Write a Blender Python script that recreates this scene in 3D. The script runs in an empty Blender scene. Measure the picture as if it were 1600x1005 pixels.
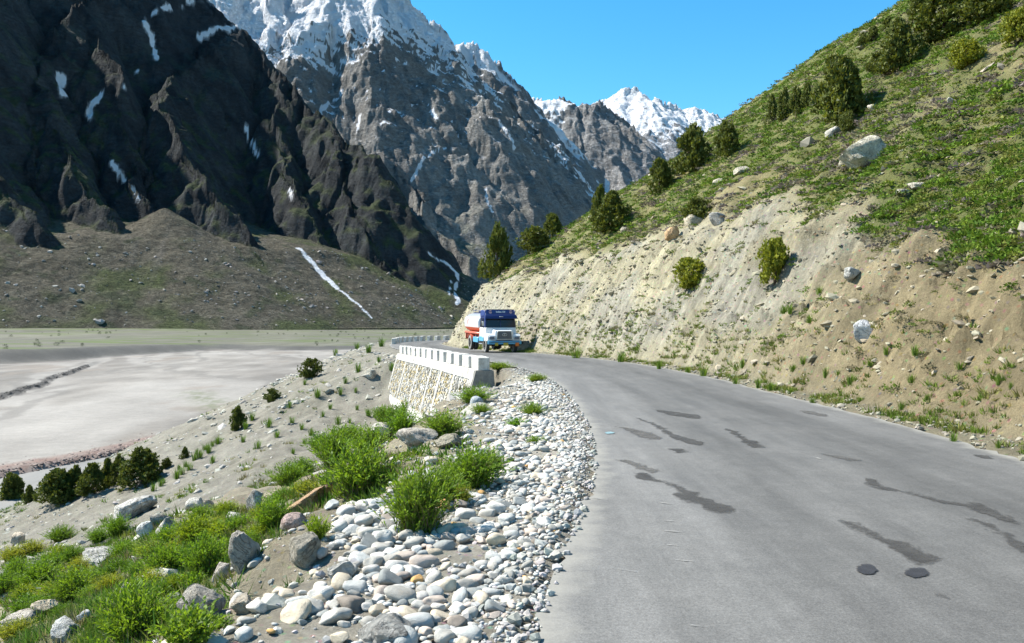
import bpy, bmesh, math, random
import numpy as np
from mathutils import Vector, Matrix, noise as mnoise

random.seed(7)
RNG = np.random.default_rng(7)
SC = bpy.context.scene
COL = SC.collection
f32 = np.float32

# ------------------------------------------------------------------ camera, sky, sun, exposure
CAM_H = 1.65
FPX = 1244.0                      # focal length in pixels of the 1600 px wide photograph
cam_d = bpy.data.cameras.new("camera")
cam_d.sensor_width = 36.0
cam_d.lens = 36.0 * FPX / 1600.0
cam_d.clip_start = 0.05
cam_d.clip_end = 40000.0
cam = bpy.data.objects.new("camera", cam_d)
COL.objects.link(cam)
cam.location = (0, 0, CAM_H)
cam.rotation_euler = (math.radians(90.0), 0, 0)
SC.camera = cam

SUN_EL = math.radians(47.0)
SUN_AZ = math.radians(-74.0)      # measured from +Y (ahead) towards +X; negative = to the left
sdir = Vector((math.sin(SUN_AZ) * math.cos(SUN_EL), math.cos(SUN_AZ) * math.cos(SUN_EL), math.sin(SUN_EL)))
world = bpy.data.worlds.new("World")
SC.world = world
world.use_nodes = True
wn = world.node_tree
wn.nodes.clear()
w_out = wn.nodes.new("ShaderNodeOutputWorld")
w_bg = wn.nodes.new("ShaderNodeBackground")
w_sky = wn.nodes.new("ShaderNodeTexSky")
w_sky.sky_type = 'NISHITA'
w_sky.sun_disc = False
w_sky.sun_elevation = SUN_EL
w_sky.sun_rotation = SUN_AZ
w_sky.altitude = 2800.0
w_sky.air_density = 1.25
w_sky.dust_density = 0.15
w_sky.ozone_density = 2.2
w_hsv = wn.nodes.new("ShaderNodeHueSaturation")
w_hsv.inputs["Saturation"].default_value = 1.34
w_hsv.inputs["Hue"].default_value = 0.484
wn.links.new(w_sky.outputs[0], w_hsv.inputs["Color"])
wn.links.new(w_hsv.outputs[0], w_bg.inputs["Color"])
w_bg.inputs["Strength"].default_value = 0.108
wn.links.new(w_bg.outputs[0], w_out.inputs[0])

sun_d = bpy.data.lights.new("sun", 'SUN')
sun_d.energy = 5.0
sun_d.angle = math.radians(0.53)
sun_d.color = (1.0, 0.945, 0.85)
sun = bpy.data.objects.new("sun", sun_d)
COL.objects.link(sun)
sun.location = (-60, 10, 80)
sun.rotation_euler = sdir.to_track_quat('Z', 'Y').to_euler()

SC.view_settings.view_transform = 'Standard'
SC.view_settings.look = 'None'
SC.view_settings.exposure = 1.27
SC.view_settings.gamma = 1.0
SC.view_settings.use_curve_mapping = False
SC.render.engine = 'CYCLES'
SC.cycles.max_bounces = 5
SC.cycles.diffuse_bounces = 3
SC.cycles.transparent_max_bounces = 8
SC.cycles.use_denoising = True

# ------------------------------------------------------------------ numeric helpers
def _hash(ix, iy, seed):
    h = (ix.astype(np.int64) * 374761393 + iy.astype(np.int64) * 668265263 + seed * 1442695041) & 0xFFFFFFFF
    h = ((h ^ (h >> 13)) * 1274126177) & 0xFFFFFFFF
    h = ((h ^ (h >> 16)) * 2246822519) & 0xFFFFFFFF
    return (h ^ (h >> 15)) & 0xFFFFFFFF

def perlin(x, y, seed=0):
    x = np.asarray(x, float); y = np.asarray(y, float)
    xi = np.floor(x); yi = np.floor(y)
    xf = x - xi; yf = y - yi
    u = xf * xf * xf * (xf * (xf * 6 - 15) + 10)
    v = yf * yf * yf * (yf * (yf * 6 - 15) + 10)
    def g(ox, oy):
        a = _hash(xi + ox, yi + oy, seed) * (2 * math.pi / 4294967296.0)
        return np.cos(a) * (xf - ox) + np.sin(a) * (yf - oy)
    n00 = g(0, 0); n10 = g(1, 0); n01 = g(0, 1); n11 = g(1, 1)
    return 1.5 * ((n00 * (1 - u) + n10 * u) * (1 - v) + (n01 * (1 - u) + n11 * u) * v)

def fbm(x, y, octs=4, seed=0, gain=0.5):
    s = 0.0; a = 1.0
    for o in range(octs):
        s = s + a * perlin(x * 2 ** o + 13.7 * o, y * 2 ** o - 7.1 * o, seed + o)
        a *= gain
    return s

def ridged(x, y, octs=4, seed=0, gain=0.5):
    s = 0.0; a = 1.0
    for o in range(octs):
        s = s + a * (1 - 2 * np.abs(perlin(x * 2 ** o + 3.7 * o, y * 2 ** o + 9.2 * o, seed + o)))
        a *= gain
    return s

def sst(a, b, x):
    t = np.clip((np.asarray(x, float) - a) / (b - a), 0, 1)
    return t * t * (3 - 2 * t)

def lerp(a, b, t):
    return a + (b - a) * t

def catmull(pts, n=6):
    P = [np.array(p, float) for p in pts]
    P = [2 * P[0] - P[1]] + P + [2 * P[-1] - P[-2]]
    out = []
    for i in range(1, len(P) - 2):
        for k in range(n):
            t = k / n
            a, b, c, d = P[i - 1], P[i], P[i + 1], P[i + 2]
            out.append(0.5 * (2 * b + (c - a) * t + (2 * a - 5 * b + 4 * c - d) * t * t + (3 * b - a - 3 * c + d) * t ** 3))
    out.append(P[-2])
    return np.array(out)

def polydist(x, y, poly):
    """signed distance to a polyline (positive on its right), nearest point x, y and arc length there"""
    x = np.asarray(x, float); y = np.asarray(y, float)
    best = np.full(x.shape, 1e18); sgn = np.ones(x.shape); nx = np.zeros(x.shape); ny = np.zeros(x.shape); ar = np.zeros(x.shape)
    acc = 0.0
    for i in range(len(poly) - 1):
        ax, ay = poly[i][:2]; bx, by = poly[i + 1][:2]
        dx, dy = bx - ax, by - ay
        L2 = dx * dx + dy * dy
        t = np.clip(((x - ax) * dx + (y - ay) * dy) / L2, 0, 1)
        qx = ax + t * dx; qy = ay + t * dy
        d2 = (x - qx) ** 2 + (y - qy) ** 2
        m = d2 < best
        cr = (x - ax) * dy - (y - ay) * dx
        best = np.where(m, d2, best)
        sgn = np.where(m, np.where(cr >= 0, 1.0, -1.0), sgn)
        nx = np.where(m, qx, nx); ny = np.where(m, qy, ny)
        ar = np.where(m, acc + t * math.sqrt(L2), ar)
        acc += math.sqrt(L2)
    return np.sqrt(best) * sgn, nx, ny, ar

def PX(px, py, Y):
    return ((px - 800.0) / FPX * Y, Y, CAM_H + (502.5 - py) / FPX * Y)

# ------------------------------------------------------------------ mesh and material helpers
def mesh_np(name, V, F, mats, cols=None, smooth=True, midx=None):
    V = np.asarray(V, f32).reshape(-1, 3)
    F = np.asarray(F, np.int32)
    k = F.shape[1]
    me = bpy.data.meshes.new(name)
    me.vertices.add(len(V)); me.vertices.foreach_set("co", V.ravel())
    me.loops.add(F.size); me.loops.foreach_set("vertex_index", F.ravel())
    me.polygons.add(len(F))
    me.polygons.foreach_set("loop_start", np.arange(0, F.size, k, dtype=np.int32))
    me.polygons.foreach_set("loop_total", np.full(len(F), k, np.int32))
    me.polygons.foreach_set("use_smooth", np.full(len(F), smooth, bool))
    if not isinstance(mats, (list, tuple)):
        mats = [mats]
    for m in mats:
        me.materials.append(m)
    if midx is not None:
        me.polygons.foreach_set("material_index", np.asarray(midx, np.int32))
    me.update(calc_edges=True)
    if cols is not None:
        C = np.ones((len(V), 4), f32); C[:, :3] = cols
        a = me.color_attributes.new("col", 'FLOAT_COLOR', 'POINT')
        a.data.foreach_set("color", C.ravel())
    me.validate()
    return me

def link(name, me, parent=None):
    o = bpy.data.objects.new(name, me)
    COL.objects.link(o)
    if parent is not None:
        o.parent = parent
    return o

def tag(o, label=None, cat=None, group=None, kind=None):
    if label: o["label"] = label
    if cat: o["category"] = cat
    if group: o["group"] = group
    if kind: o["kind"] = kind
    return o

def grid_faces(nr, nc):
    i = np.arange(nr - 1)[:, None] * nc + np.arange(nc - 1)[None, :]
    return np.stack([i, i + 1, i + nc + 1, i + nc], -1).reshape(-1, 4)

class NT:
    def __init__(self, name):
        self.m = bpy.data.materials.new(name)
        self.m.use_nodes = True
        self.t = self.m.node_tree
        self.t.nodes.clear()
        self.out = self.t.nodes.new("ShaderNodeOutputMaterial")
        self.b = self.t.nodes.new("ShaderNodeBsdfPrincipled")
        self.t.links.new(self.b.outputs[0], self.out.inputs[0])
        self.b.inputs["Roughness"].default_value = 0.85
        self.b.inputs["Specular IOR Level"].default_value = 0.25
    def n(self, kind, **kw):
        nd = self.t.nodes.new(kind)
        for k, v in kw.items():
            if hasattr(nd, k) and k not in nd.inputs.keys():
                setattr(nd, k, v)
            else:
                self.set(nd.inputs[k], v)
        return nd
    def set(self, sock, v):
        if isinstance(v, bpy.types.NodeSocket):
            self.t.links.new(v, sock)
        elif isinstance(v, (tuple, list)) and len(v) == 3 and sock.type == 'RGBA':
            sock.default_value = (*v, 1)
        else:
            sock.default_value = v
    def coord(self, which="Object"):
        return self.n("ShaderNodeTexCoord").outputs[which]
    def noise(self, scale, detail=4, rough=0.6, vec=None, dist=0.0):
        nd = self.n("ShaderNodeTexNoise", Scale=scale, Detail=detail, Roughness=rough, Distortion=dist)
        self.t.links.new(vec if vec is not None else self.coord(), nd.inputs["Vector"])
        return nd.outputs["Fac"]
    def ramp(self, fac, stops):
        nd = self.t.nodes.new("ShaderNodeValToRGB")
        els = nd.color_ramp.elements
        while len(els) < len(stops):
            els.new(0.5)
        for e, (p, c) in zip(els, stops):
            e.position = p
            e.color = (*c, 1) if isinstance(c, (tuple, list)) else (c, c, c, 1)
        self.t.links.new(fac, nd.inputs[0])
        return nd.outputs[0]
    def mix(self, fac, a, b, mode='MIX'):
        nd = self.t.nodes.new("ShaderNodeMix")
        nd.data_type = 'RGBA'; nd.blend_type = mode
        self.set(nd.inputs[0], fac); self.set(nd.inputs[6], a); self.set(nd.inputs[7], b)
        return nd.outputs[2]
    def math(self, op, a, b=0.0):
        nd = self.t.nodes.new("ShaderNodeMath"); nd.operation = op
        self.set(nd.inputs[0], a); self.set(nd.inputs[1], b)
        return nd.outputs[0]
    def attr(self, name):
        return self.n("ShaderNodeAttribute", attribute_name=name).outputs["Color"]
    def bump(self, h, strength=0.5, dist=0.05, prev=None):
        nd = self.n("ShaderNodeBump", Strength=strength, Distance=dist)
        self.t.links.new(h, nd.inputs["Height"])
        if prev is not None:
            self.t.links.new(prev, nd.inputs["Normal"])
        return nd.outputs[0]
    def done(self, color=None, normal=None, rough=None, **kw):
        if color is not None: self.set(self.b.inputs["Base Color"], color)
        if normal is not None: self.set(self.b.inputs["Normal"], normal)
        if rough is not None: self.set(self.b.inputs["Roughness"], rough)
        for k, v in kw.items():
            self.set(self.b.inputs[k], v)
        return self.m

def plain(name, col, rough=0.6, var=0.12, scale=6.0, spec=0.3, metal=0.0, bump=0.0):
    t = NT(name)
    n = t.noise(scale, 5, 0.65)
    k = t.ramp(n, [(0.25, 1 - var), (0.75, 1 + var)])
    c = t.mix(1.0, col, k, 'MULTIPLY')
    nm = t.bump(t.noise(scale * 6, 4), bump, 0.02) if bump else None
    t.b.inputs["Specular IOR Level"].default_value = spec
    t.b.inputs["Metallic"].default_value = metal
    return t.done(c, nm, rough)

def vcol_ground(name, fine_scale, fine_amp, bump_scale, bump_strength, bump_dist, rough=0.92, coarse=None, fleck=None):
    """albedo from the mesh's own colour attribute, fine grain and relief from procedural noise"""
    t = NT(name)
    c = t.attr("col")
    n1 = t.noise(fine_scale, 6, 0.7)
    c = t.mix(1.0, c, t.ramp(n1, [(0.28, 1 - fine_amp), (0.72, 1 + fine_amp)]), 'MULTIPLY')
    v2 = t.noise(fine_scale * 5.5, 4, 0.75)
    c = t.mix(1.0, c, t.ramp(v2, [(0.30, 1 - fine_amp * 0.8), (0.70, 1 + fine_amp * 0.8)]), 'MULTIPLY')
    if coarse:
        n2 = t.noise(coarse, 4, 0.6)
        c = t.mix(1.0, c, t.ramp(n2, [(0.3, 0.86), (0.7, 1.14)]), 'MULTIPLY')
    if fleck:
        v = t.n("ShaderNodeTexVoronoi", Scale=fleck)
        t.t.links.new(t.coord(), v.inputs["Vector"])
        c = t.mix(t.ramp(v.outputs["Distance"], [(0.0, 0.55), (0.35, 0.0)]), c, t.mix(1.0, c, v.outputs["Color"], 'OVERLAY'))
    nb = t.bump(t.noise(bump_scale, 8, 0.72), bump_strength, bump_dist)
    nb = t.bump(t.noise(bump_scale * 4.5, 6, 0.75), bump_strength, bump_dist * 0.3, nb)
    return t.done(c, nb, rough)

# ------------------------------------------------------------------ layout of the road and the valley side
L_PTS = [(-2.2, -30), (-0.95, -10), (-0.35, 0), (0.08, 4), (0.6, 6.9), (0.95, 9.3), (1.2, 12.8), (1.26, 18.7), (0.95, 24), (0.0, 30),
         (-1.9, 38), (-4.3, 46), (-7.2, 56), (-10.2, 68), (-12.2, 80), (-12.3, 90), (-9.5, 102), (-2, 114), (12, 124), (40, 138), (140, 175), (420, 260)]
R_PTS = [(4.2, -30), (5.0, -10), (5.5, 0), (5.7, 4), (5.9, 7), (6.05, 9.3), (6.2, 12.8), (6.05, 18.7), (5.8, 25), (5.1, 31.6),
         (3.3, 40), (1.5, 47), (-1.0, 56.5), (-4.5, 68), (-7.0, 80), (-7.0, 88), (-4.5, 97), (2, 107), (15, 117), (42, 131), (143, 168), (424, 252)]
TOE_PTS = [(-30, -40), (-30.5, 0), (-30.5, 20), (-30, 45), (-29, 60), (-28.7, 80), (-28.2, 92), (-24, 106), (-8, 126), (30, 150), (130, 190), (420, 275)]
LP = catmull(L_PTS, 5); RP = catmull(R_PTS, 5); TP = catmull(TOE_PTS, 4)
ZR_Y = [-40, 22, 35, 46, 53, 68, 85, 110, 300]
ZR_Z = [0, 0, -0.08, -0.22, -0.42, -0.62, -0.62, -0.8, -1.0]
def zroad(y):
    return np.interp(y, ZR_Y, ZR_Z)

WALL_A = np.array((-0.95, 27.0)); WALL_B = np.array((-6.3, 46.0))
VALLEY_Z = -10.0

def left_ground(x, y, dL, ny):
    dT = -polydist(x, y, TP)[0]          # TOE runs away from the camera; road lies on its right -> flip below
    dT = np.maximum(-dT, 0)
    zr = zroad(ny)
    sh = np.interp(ny, [0, 4, 8, 14, 20, 27, 46, 60, 80, 140], [2.0, 1.7, 2.2, 2.6, 2.2, 1.4, 1.2, 1.6, 2.0, 2.0])
    sh = np.maximum(sh + 0.55 * fbm(x / 1.9, y / 1.9, 3, 24), 0.4)
    u = np.maximum(dL - sh, 0)
    t = u / (u + dT + 1e-6)
    prof = np.interp(t, [0, 0.08, 0.25, 0.5, 0.75, 0.92, 1.0], [0, 0.14, 0.34, 0.585, 0.80, 0.945, 1.0])
    wallw = sst(26.6, 27.6, ny + 0.15 * perlin(x, y, 5)) * (1 - sst(45.5, 48.5, ny))
    prof2 = np.interp(t, [0, 0.25, 0.5, 0.75, 0.92, 1.0], [0, 0.13, 0.33, 0.59, 0.83, 1.0])
    prof = lerp(prof, prof2, sst(36, 62, ny))
    z = zr - 0.03 * np.minimum(dL, sh) - (zr - VALLEY_Z) * prof
    z = z - wallw * np.interp(ny, [27, 36, 46], [2.0, 2.1, 1.5]) * sst(0.55, 1.05, dL) * (1 - 0.9 * sst(1.0, 10.0, dL))
    near_end = sst(20, 26, ny) * (1 - sst(26.6, 27.6, ny))
    z = z - near_end * 0.55 * sst(0.3, 1.4, dL)
    amp = sst(0.4, 4.0, u) * (1 - sst(0.93, 1.0, t))
    sc = 1 - 0.65 * sst(20, 32, ny)
    z = z + amp * sc * (0.50 * fbm(x / 7.0, y / 7.0, 3, 21) + 0.17 * fbm(x / 1.6, y / 1.6, 3, 22))
    z = z + (0.25 + 0.75 * amp) * 0.05 * fbm(x / 0.35, y / 0.35, 3, 23) * sst(0.02, 0.5, dL)
    z = np.where(t >= 0.999, VALLEY_Z - 0.8, z)
    return z, t, u

def cut_height(ny):
    return np.interp(ny, [-30, 5, 12, 20, 30, 40, 62, 80, 100, 300], [1.2, 1.4, 1.9, 3.5, 5.5, 6.2, 5.7, 5.3, 5.0, 5.0])

def right_ground(x, y, dR, ny, ar):
    zr = zroad(ny)
    hc = cut_height(ny) * (1 + 0.16 * perlin(ar / 5.0, ar * 0 + 3.3, 31))
    d1 = np.maximum(dR - 0.65, 0)
    cs = np.interp(ny, [10, 20, 30, 80], [1.0, 1.15, 1.45, 1.6])
    dc = hc / cs
    up = np.maximum(d1 - dc, 0)
    k = np.interp(ny, [0, 30, 60, 90], [0.72, 0.70, 0.70, 0.72])
    z = np.minimum(cs * d1, hc + k * (d1 - dc))
    cut = sst(0.0, 0.6, d1) * (1 - sst(-0.3, 0.9, d1 - dc))
    veg = sst(-0.2, 1.2, d1 - dc)
    z = z + sst(0.5, 9, d1) * 0.95 * fbm(x / 13.0, y / 13.0, 3, 41)
    z = z + sst(0.1, 1.2, d1) * 0.22 * fbm(x / 2.4, y / 2.4, 3, 42)
    z = z + cut * (0.42 * ridged(ar / 1.9 + 0.5 * perlin(x / 3, y / 3, 9), d1 / 6.0, 4, 43, 0.6) * 0.55 + 0.16 * (sst(0.3, 0.7, (z / 0.9 + 0.5 * perlin(ar / 3, d1 / 3, 47)) % 1.0) - 0.5) + 0.20 * fbm(ar / 0.7, d1 / 0.8, 4, 44, 0.6))
    z = z + veg * (0.13 * np.maximum(ridged(x / 1.1, y / 1.1, 2, 46), 0) + 0.09 * fbm(x / 0.6, y / 0.6, 2, 45))
    return zr + 0.05 * sst(0, 0.5, dR) + z, cut, veg, d1, dc

def ground_full(x, y):
    x = np.asarray(x, float); y = np.asarray(y, float)
    dLs, lx, ly, la = polydist(x, y, LP)
    dRs, rx, ry, ra = polydist(x, y, RP)
    dL = -dLs; dR = dRs
    zl, t, u = left_ground(x, y, np.maximum(dL, 0), ly)
    zh, cut, veg, d1, dc = right_ground(x, y, np.maximum(dR, 0), ry, ra)
    z = np.where(dL > 0, zl, np.where(dR > 0, zh, zroad(ly)))
    return dict(z=z, dL=dL, dR=dR, t=t, u=u, cut=cut, veg=veg, d1=d1, dc=dc, ly=ly, ry=ry, ra=ra, la=la)

def G(x, y):
    return ground_full(np.atleast_1d(x), np.atleast_1d(y))["z"]
def g1(x, y):
    return float(G(x, y)[0])

def hit(px, py, ymax=240.0, off=0.0):
    """where the sight line of a photograph pixel meets the near ground (world point)"""
    Y = np.concatenate([np.linspace(2.5, 40, 900), np.linspace(40.1, ymax, 1400)])
    X = (px - 800.0) / FPX * Y
    Z = CAM_H + (502.5 - py) / FPX * Y
    g = G(X, Y) + off
    k = np.argmax(Z <= g)
    if not (Z <= g).any():
        return None
    return (float(X[k]), float(Y[k]), float(g[k] - off))

def ridge_dir(x, y):
    e = 0.3
    return (g1(x + e, y) - g1(x - e, y)) / (2 * e), (g1(x, y + e) - g1(x, y - e)) / (2 * e)

# ------------------------------------------------------------------ mountains: ridge skeletons plus slope-following erosion
def skeleton(x, y, ridges, base):
    """height field: highest of the ridge lines, each falling off sideways. ridges: (points, side slope)"""
    h = np.full(x.shape, float(base))
    for pts, sl in ridges:
        for i in range(len(pts) - 1):
            ax, ay, az = pts[i]; bx, by, bz = pts[i + 1]
            dx, dy = bx - ax, by - ay
            t = np.clip(((x - ax) * dx + (y - ay) * dy) / (dx * dx + dy * dy), 0, 1)
            d = np.hypot(x - ax - t * dx, y - ay - t * dy)
            h = np.maximum(h, az + t * (bz - az) - sl * d)
    return h

def erosion(x, y, h, gx, gy, lam, octs, amp, seed=0, keep=None):
    """gullies and ribs that run down the local slope, each octave following the one above"""
    gx = gx.copy(); gy = gy.copy(); h = h.copy()
    for o in range(octs):
        gl = np.sqrt(gx * gx + gy * gy) + 1e-6
        px_, py_ = -gy / gl, gx / gl
        cell = lam * 1.0
        cx = np.floor(x / cell); cy = np.floor(y / cell)
        c = np.zeros_like(h); s = np.zeros_like(h); W = np.zeros_like(h)
        for i in (-1, 0, 1):
            for j in (-1, 0, 1):
                hh = _hash(cx + i, cy + j, seed + o * 7)
                jx = (hh & 0xFFFF) / 65536.0; jy = (hh >> 16) / 65536.0
                vx = x - (cx + i + jx) * cell; vy = y - (cy + j + jy) * cell
                w = np.exp(-(vx * vx + vy * vy) / (cell * cell) * 2.6)
                ph = (vx * px_ + vy * py_) * (2 * math.pi / lam)
                c += w * np.cos(ph); s += w * np.sin(ph); W += w
        mag = np.sqrt(c * c + s * s) + 1e-6
        c /= mag; s /= mag
        st = np.clip(gl / 0.9, 0, 1)
        a = amp * st * (keep if keep is not None else 1.0)
        tri = 1 - 2 * np.arccos(np.clip(c, -1, 1)) / math.pi
        h += a * (0.75 * tri + 0.25 * c)
        k = a * (4.0 / lam) * np.clip(s * 3, -1, 1)
        gx = gx - k * px_; gy = gy - k * py_
        lam *= 0.52; amp *= 0.50; 
    return h

def polar_grid(a0, a1, na, rs, cx=0.0, cy=0.0):
    a = np.radians(np.linspace(a0, a1, na))
    A, R_ = np.meshgrid(a, rs)
    return cx + R_ * np.sin(A), cy + R_ * np.cos(A)

def R3(*pp):
    return [PX(*p) for p in pp]

def ridge_noise(pts, seed, dj=0.075, n=4):
    """break straight ridge lines into crooked ones"""
    rnd = random.Random(seed)
    out = [pts[0]]
    for a, b in zip(pts[:-1], pts[1:]):
        a = np.array(a); b = np.array(b)
        L = np.linalg.norm((b - a)[:2])
        for k in range(1, n + 1):
            p = a + (b - a) * k / n
            if k < n:
                p = p + np.array([rnd.uniform(-1, 1) * L * dj, rnd.uniform(-1, 1) * L * dj, rnd.uniform(-0.6, 0.6) * L * dj])
            out.append(tuple(p))
    return out

def mountain(name, X, Y, ridges, base, lam, amp, octs, colfun, mat, talus=None, seed=0, warp=0.0):
    Xw, Yw = X, Y
    if warp:
        Xw = X + warp * fbm(X / (warp * 5), Y / (warp * 5), 3, seed + 50)
        Yw = Y + warp * fbm(X / (warp * 5), Y / (warp * 5), 3, seed + 60)
    rd = [(ridge_noise(p, seed + i), s) for i, (p, s) in enumerate(ridges)]
    f = lambda a, b: skeleton(a, b, rd, base)
    h = f(Xw, Yw)
    e = lam * 0.04
    gx = (f(Xw + e, Yw) - h) / e; gy = (f(Xw, Yw + e) - h) / e
    keep = sst(0, lam * 1.2, h - base)
    h = erosion(X, Y, h, gx, gy, lam, octs, amp, seed, keep)
    wx = X + 0.10 * lam * fbm(X / (0.5 * lam), Y / (0.5 * lam), 3, seed + 8); wy = Y + 0.10 * lam * fbm(X / (0.5 * lam) + 9, Y / (0.5 * lam), 3, seed + 9)
    crag = amp * (0.20 * ridged(wx / (lam * 0.5), wy / (lam * 0.5), 3, seed + 5) + 0.13 * ridged(wx / (lam * 0.10), wy / (lam * 0.10), 4, seed + 6, 0.6))
    h = h + keep * crag
    stp = lam * 0.11                                   # ledges: the rock breaks in uneven steps
    hq = h + stp * 0.9 * fbm(X / (lam * 0.3), Y / (lam * 0.3), 3, seed + 7)
    fr_ = hq / stp - np.floor(hq / stp)
    h = h + keep * stp * 0.30 * (sst(0.15, 0.85, fr_) - fr_)
    cliff = h.copy()
    tal = np.zeros_like(h)
    if talus is not None:
        th = talus(X, Y)
        tal = sst(-2.0, 6.0, th - h)
        h = np.maximum(h, th)
    nr, nc = X.shape
    V = np.stack([X, Y, h], -1).reshape(-1, 3)
    # local slope for the colour rules (snow lies where it can)
    dX = np.gradient(X, axis=1); dY = np.gradient(Y, axis=1); dH = np.gradient(h, axis=1)
    eX = np.gradient(X, axis=0); eY = np.gradient(Y, axis=0); eH = np.gradient(h, axis=0)
    nx_ = dY * eH - dH * eY; ny_ = dH * eX - dX * eH; nz_ = dX * eY - dY * eX
    ln = np.sqrt(nx_ ** 2 + ny_ ** 2 + nz_ ** 2) + 1e-9
    nz = np.abs(nz_) / ln
    s_ = np.sign(nz_); s_[s_ == 0] = 1
    k = 5
    hb = h.copy()
    for ax in (0, 1):
        hb = sum(np.roll(hb, q, ax) for q in range(-k, k + 1)) / (2 * k + 1)
    conc = hb - h
    C = colfun(X, Y, h, nz, tal, conc, nx_ / ln * s_, ny_ / ln * s_)
    F = grid_faces(nr, nc)
    me = mesh_np(name, V, F, mat, C.reshape(-1, 3))
    o = link(name, me)
    tag(o, kind="structure")
    return o, h

SNOW = np.array((0.82, 0.83, 0.86))
def rock_face(name, sc, amp, bd):
    """weathered cliff: own albedo, tilted strata, dark cracks and crisp relief"""
    t = NT(name)
    c = t.attr("col")
    mp = t.n("ShaderNodeMapping", Rotation=(0.5, 0.6, 0.3), Scale=(1.0, 1.0, 3.2)); t.t.links.new(t.coord(), mp.inputs["Vector"])
    st = t.noise(sc * 0.5, 6, 0.7, mp.outputs[0], 0.6)
    fi = t.noise(sc * 2.2, 6, 0.75)
    cr = t.math('ABSOLUTE', t.math('SUBTRACT', t.noise(sc * 0.9, 5, 0.65, mp.outputs[0], 1.0), 0.5))
    c0 = c
    c = t.mix(1.0, c, t.ramp(st, [(0.30, 1 - amp), (0.70, 1 + amp)]), 'MULTIPLY')
    c = t.mix(1.0, c, t.ramp(fi, [(0.30, 1 - amp), (0.70, 1 + amp)]), 'MULTIPLY')
    c = t.mix(1.0, c, t.ramp(cr, [(0.0, 0.60), (0.035, 1.0)]), 'MULTIPLY')
    bw = t.n("ShaderNodeRGBToBW"); t.t.links.new(c0, bw.inputs[0])
    c = t.mix(t.ramp(t.math('ADD', bw.outputs[0], t.math('MULTIPLY', t.math('SUBTRACT', fi, 0.5), 0.5)), [(0.40, 0.0), (0.56, 1.0)]), c, tuple(SNOW))
    nb = t.bump(t.math('ADD', st, t.math('MULTIPLY', t.ramp(cr, [(0.0, 0.0), (0.06, 1.0)]), 0.25)), 1.0, bd)
    nb = t.bump(fi, 1.0, bd * 0.35, nb)
    return t.done(c, nb, 0.95)
m_rock = rock_face("cliff_rock", 0.12, 0.38, 10.0)
m_rock2 = rock_face("peak_rock", 0.055, 0.20, 15.0)
m_rock3 = rock_face("far_peak_rock", 0.022, 0.16, 30.0)


# --- the near dark massif with its talus fans
TOE_M = [PX(p, 500, Y)[:2] for p, Y in ((-900, 560), (-500, 640), (-200, 700), (0, 750), (150, 790), (300, 850), (450, 930), (600, 1010), (700, 1110), (790, 1330), (860, 1800), (920, 2600))]
TOE_M = catmull(TOE_M, 4)
FANS = [PX(*p) for p in ((-260, 300, 960), (-40, 312, 985), (258, 330, 1120), (395, 392, 1150), (482, 402, 1200), (548, 415, 1230), (600, 440, 1240), (660, 432, 1330), (712, 425, 1420), (120, 385, 985))]
def talus_h(X, Y):
    d = -polydist(X, Y, TOE_M)[0]
    d = d * (1 + 0.10 * perlin(X / 180, Y / 180, 71))
    dd = np.maximum(d, 0)
    ap = -6.5 + 0.02 * dd + 0.55 * np.maximum(dd - 20, 0)
    ap = np.minimum(ap, 40 + 0.30 * dd)
    ap = np.where(d < 0, -11.0, ap)
    for (ax, ay, az) in FANS:
        rr = np.hypot(X - ax, Y - ay)
        ap = np.maximum(ap, np.where(rr < 900, az + 4 - 0.60 * rr + 0.00018 * rr * rr, -11.0))
    ap = ap + sst(5, 60, d) * (1.8 * ridged(X / 75, Y / 75, 2, 74) * sst(0, 60, ap) + 2.0 * fbm(X / 45, Y / 45, 4, 72) + 0.5 * fbm(X / 9, Y / 9, 3, 73))
    return ap

rid1 = [
    (R3((-500, -420, 1500), (-200, -380, 1650), (60, -250, 1750), (250, -70, 1780), (330, 8, 1800), (382, 48, 1790), (425, 105, 1720), (472, 165, 1630), (520, 200, 1540), (575, 240, 1460), (620, 300, 1400), (655, 350, 1370), (695, 425, 1340)), 1.45),
    (R3((382, 48, 1790), (300, 95, 1560), (248, 150, 1400), (285, 245, 1260), (345, 325, 1170), (420, 415, 1090)), 1.5),
    (R3((425, 105, 1720), (440, 220, 1500), (480, 320, 1340), (545, 430, 1220)), 1.6),
    (R3((520, 200, 1540), (530, 300, 1400), (590, 400, 1300), (625, 455, 1260)), 1.6),
    (R3((250, -70, 1780), (130, 10, 1480), (60, 130, 1260), (110, 240, 1130), (170, 330, 1060), (205, 405, 1010)), 1.45),
    (R3((130, 10, 1480), (190, 170, 1300), (235, 330, 1130)), 1.7),
    (R3((-200, -380, 1650), (-120, -60, 1250), (-60, 140, 1080), (-15, 260, 1000), (60, 375, 940)), 1.4),
    (R3((-500, -420, 1500), (-420, 0, 1120), (-300, 300, 900)), 1.4),
    (R3((-900, -500, 1300), (-500, -420, 1500)), 1.4),
]
SNOW1 = [  # lying snow tongues of the gullies, photograph points
    ([(95, 118), (105, 145)], 7), ([(158, 145), (142, 168), (137, 185)], 4), ([(176, 252), (190, 278), (218, 308)], 4),
    ([(228, 35), (240, 60), (247, 90)], 4), ([(385, 205), (395, 220), (403, 242)], 3), ([(450, 295), (455, 310)], 3),
    ([(215, 110), (195, 135)], 3), ([(240, 18), (300, 0)], 5), ([(310, 60), (345, 40), (375, 42)], 5),
    ([(468, 385), (485, 403), (500, 420), (514, 434), (528, 448)], 4.2), ([(528, 448), (545, 460), (560, 472), (572, 484), (582, 495)], 2.0), ([(672, 394), (700, 410), (716, 424)], 3), ([(716, 424), (714, 450), (717, 472)], 3.5), ([(708, 440), (703, 458)], 2),
]
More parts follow.
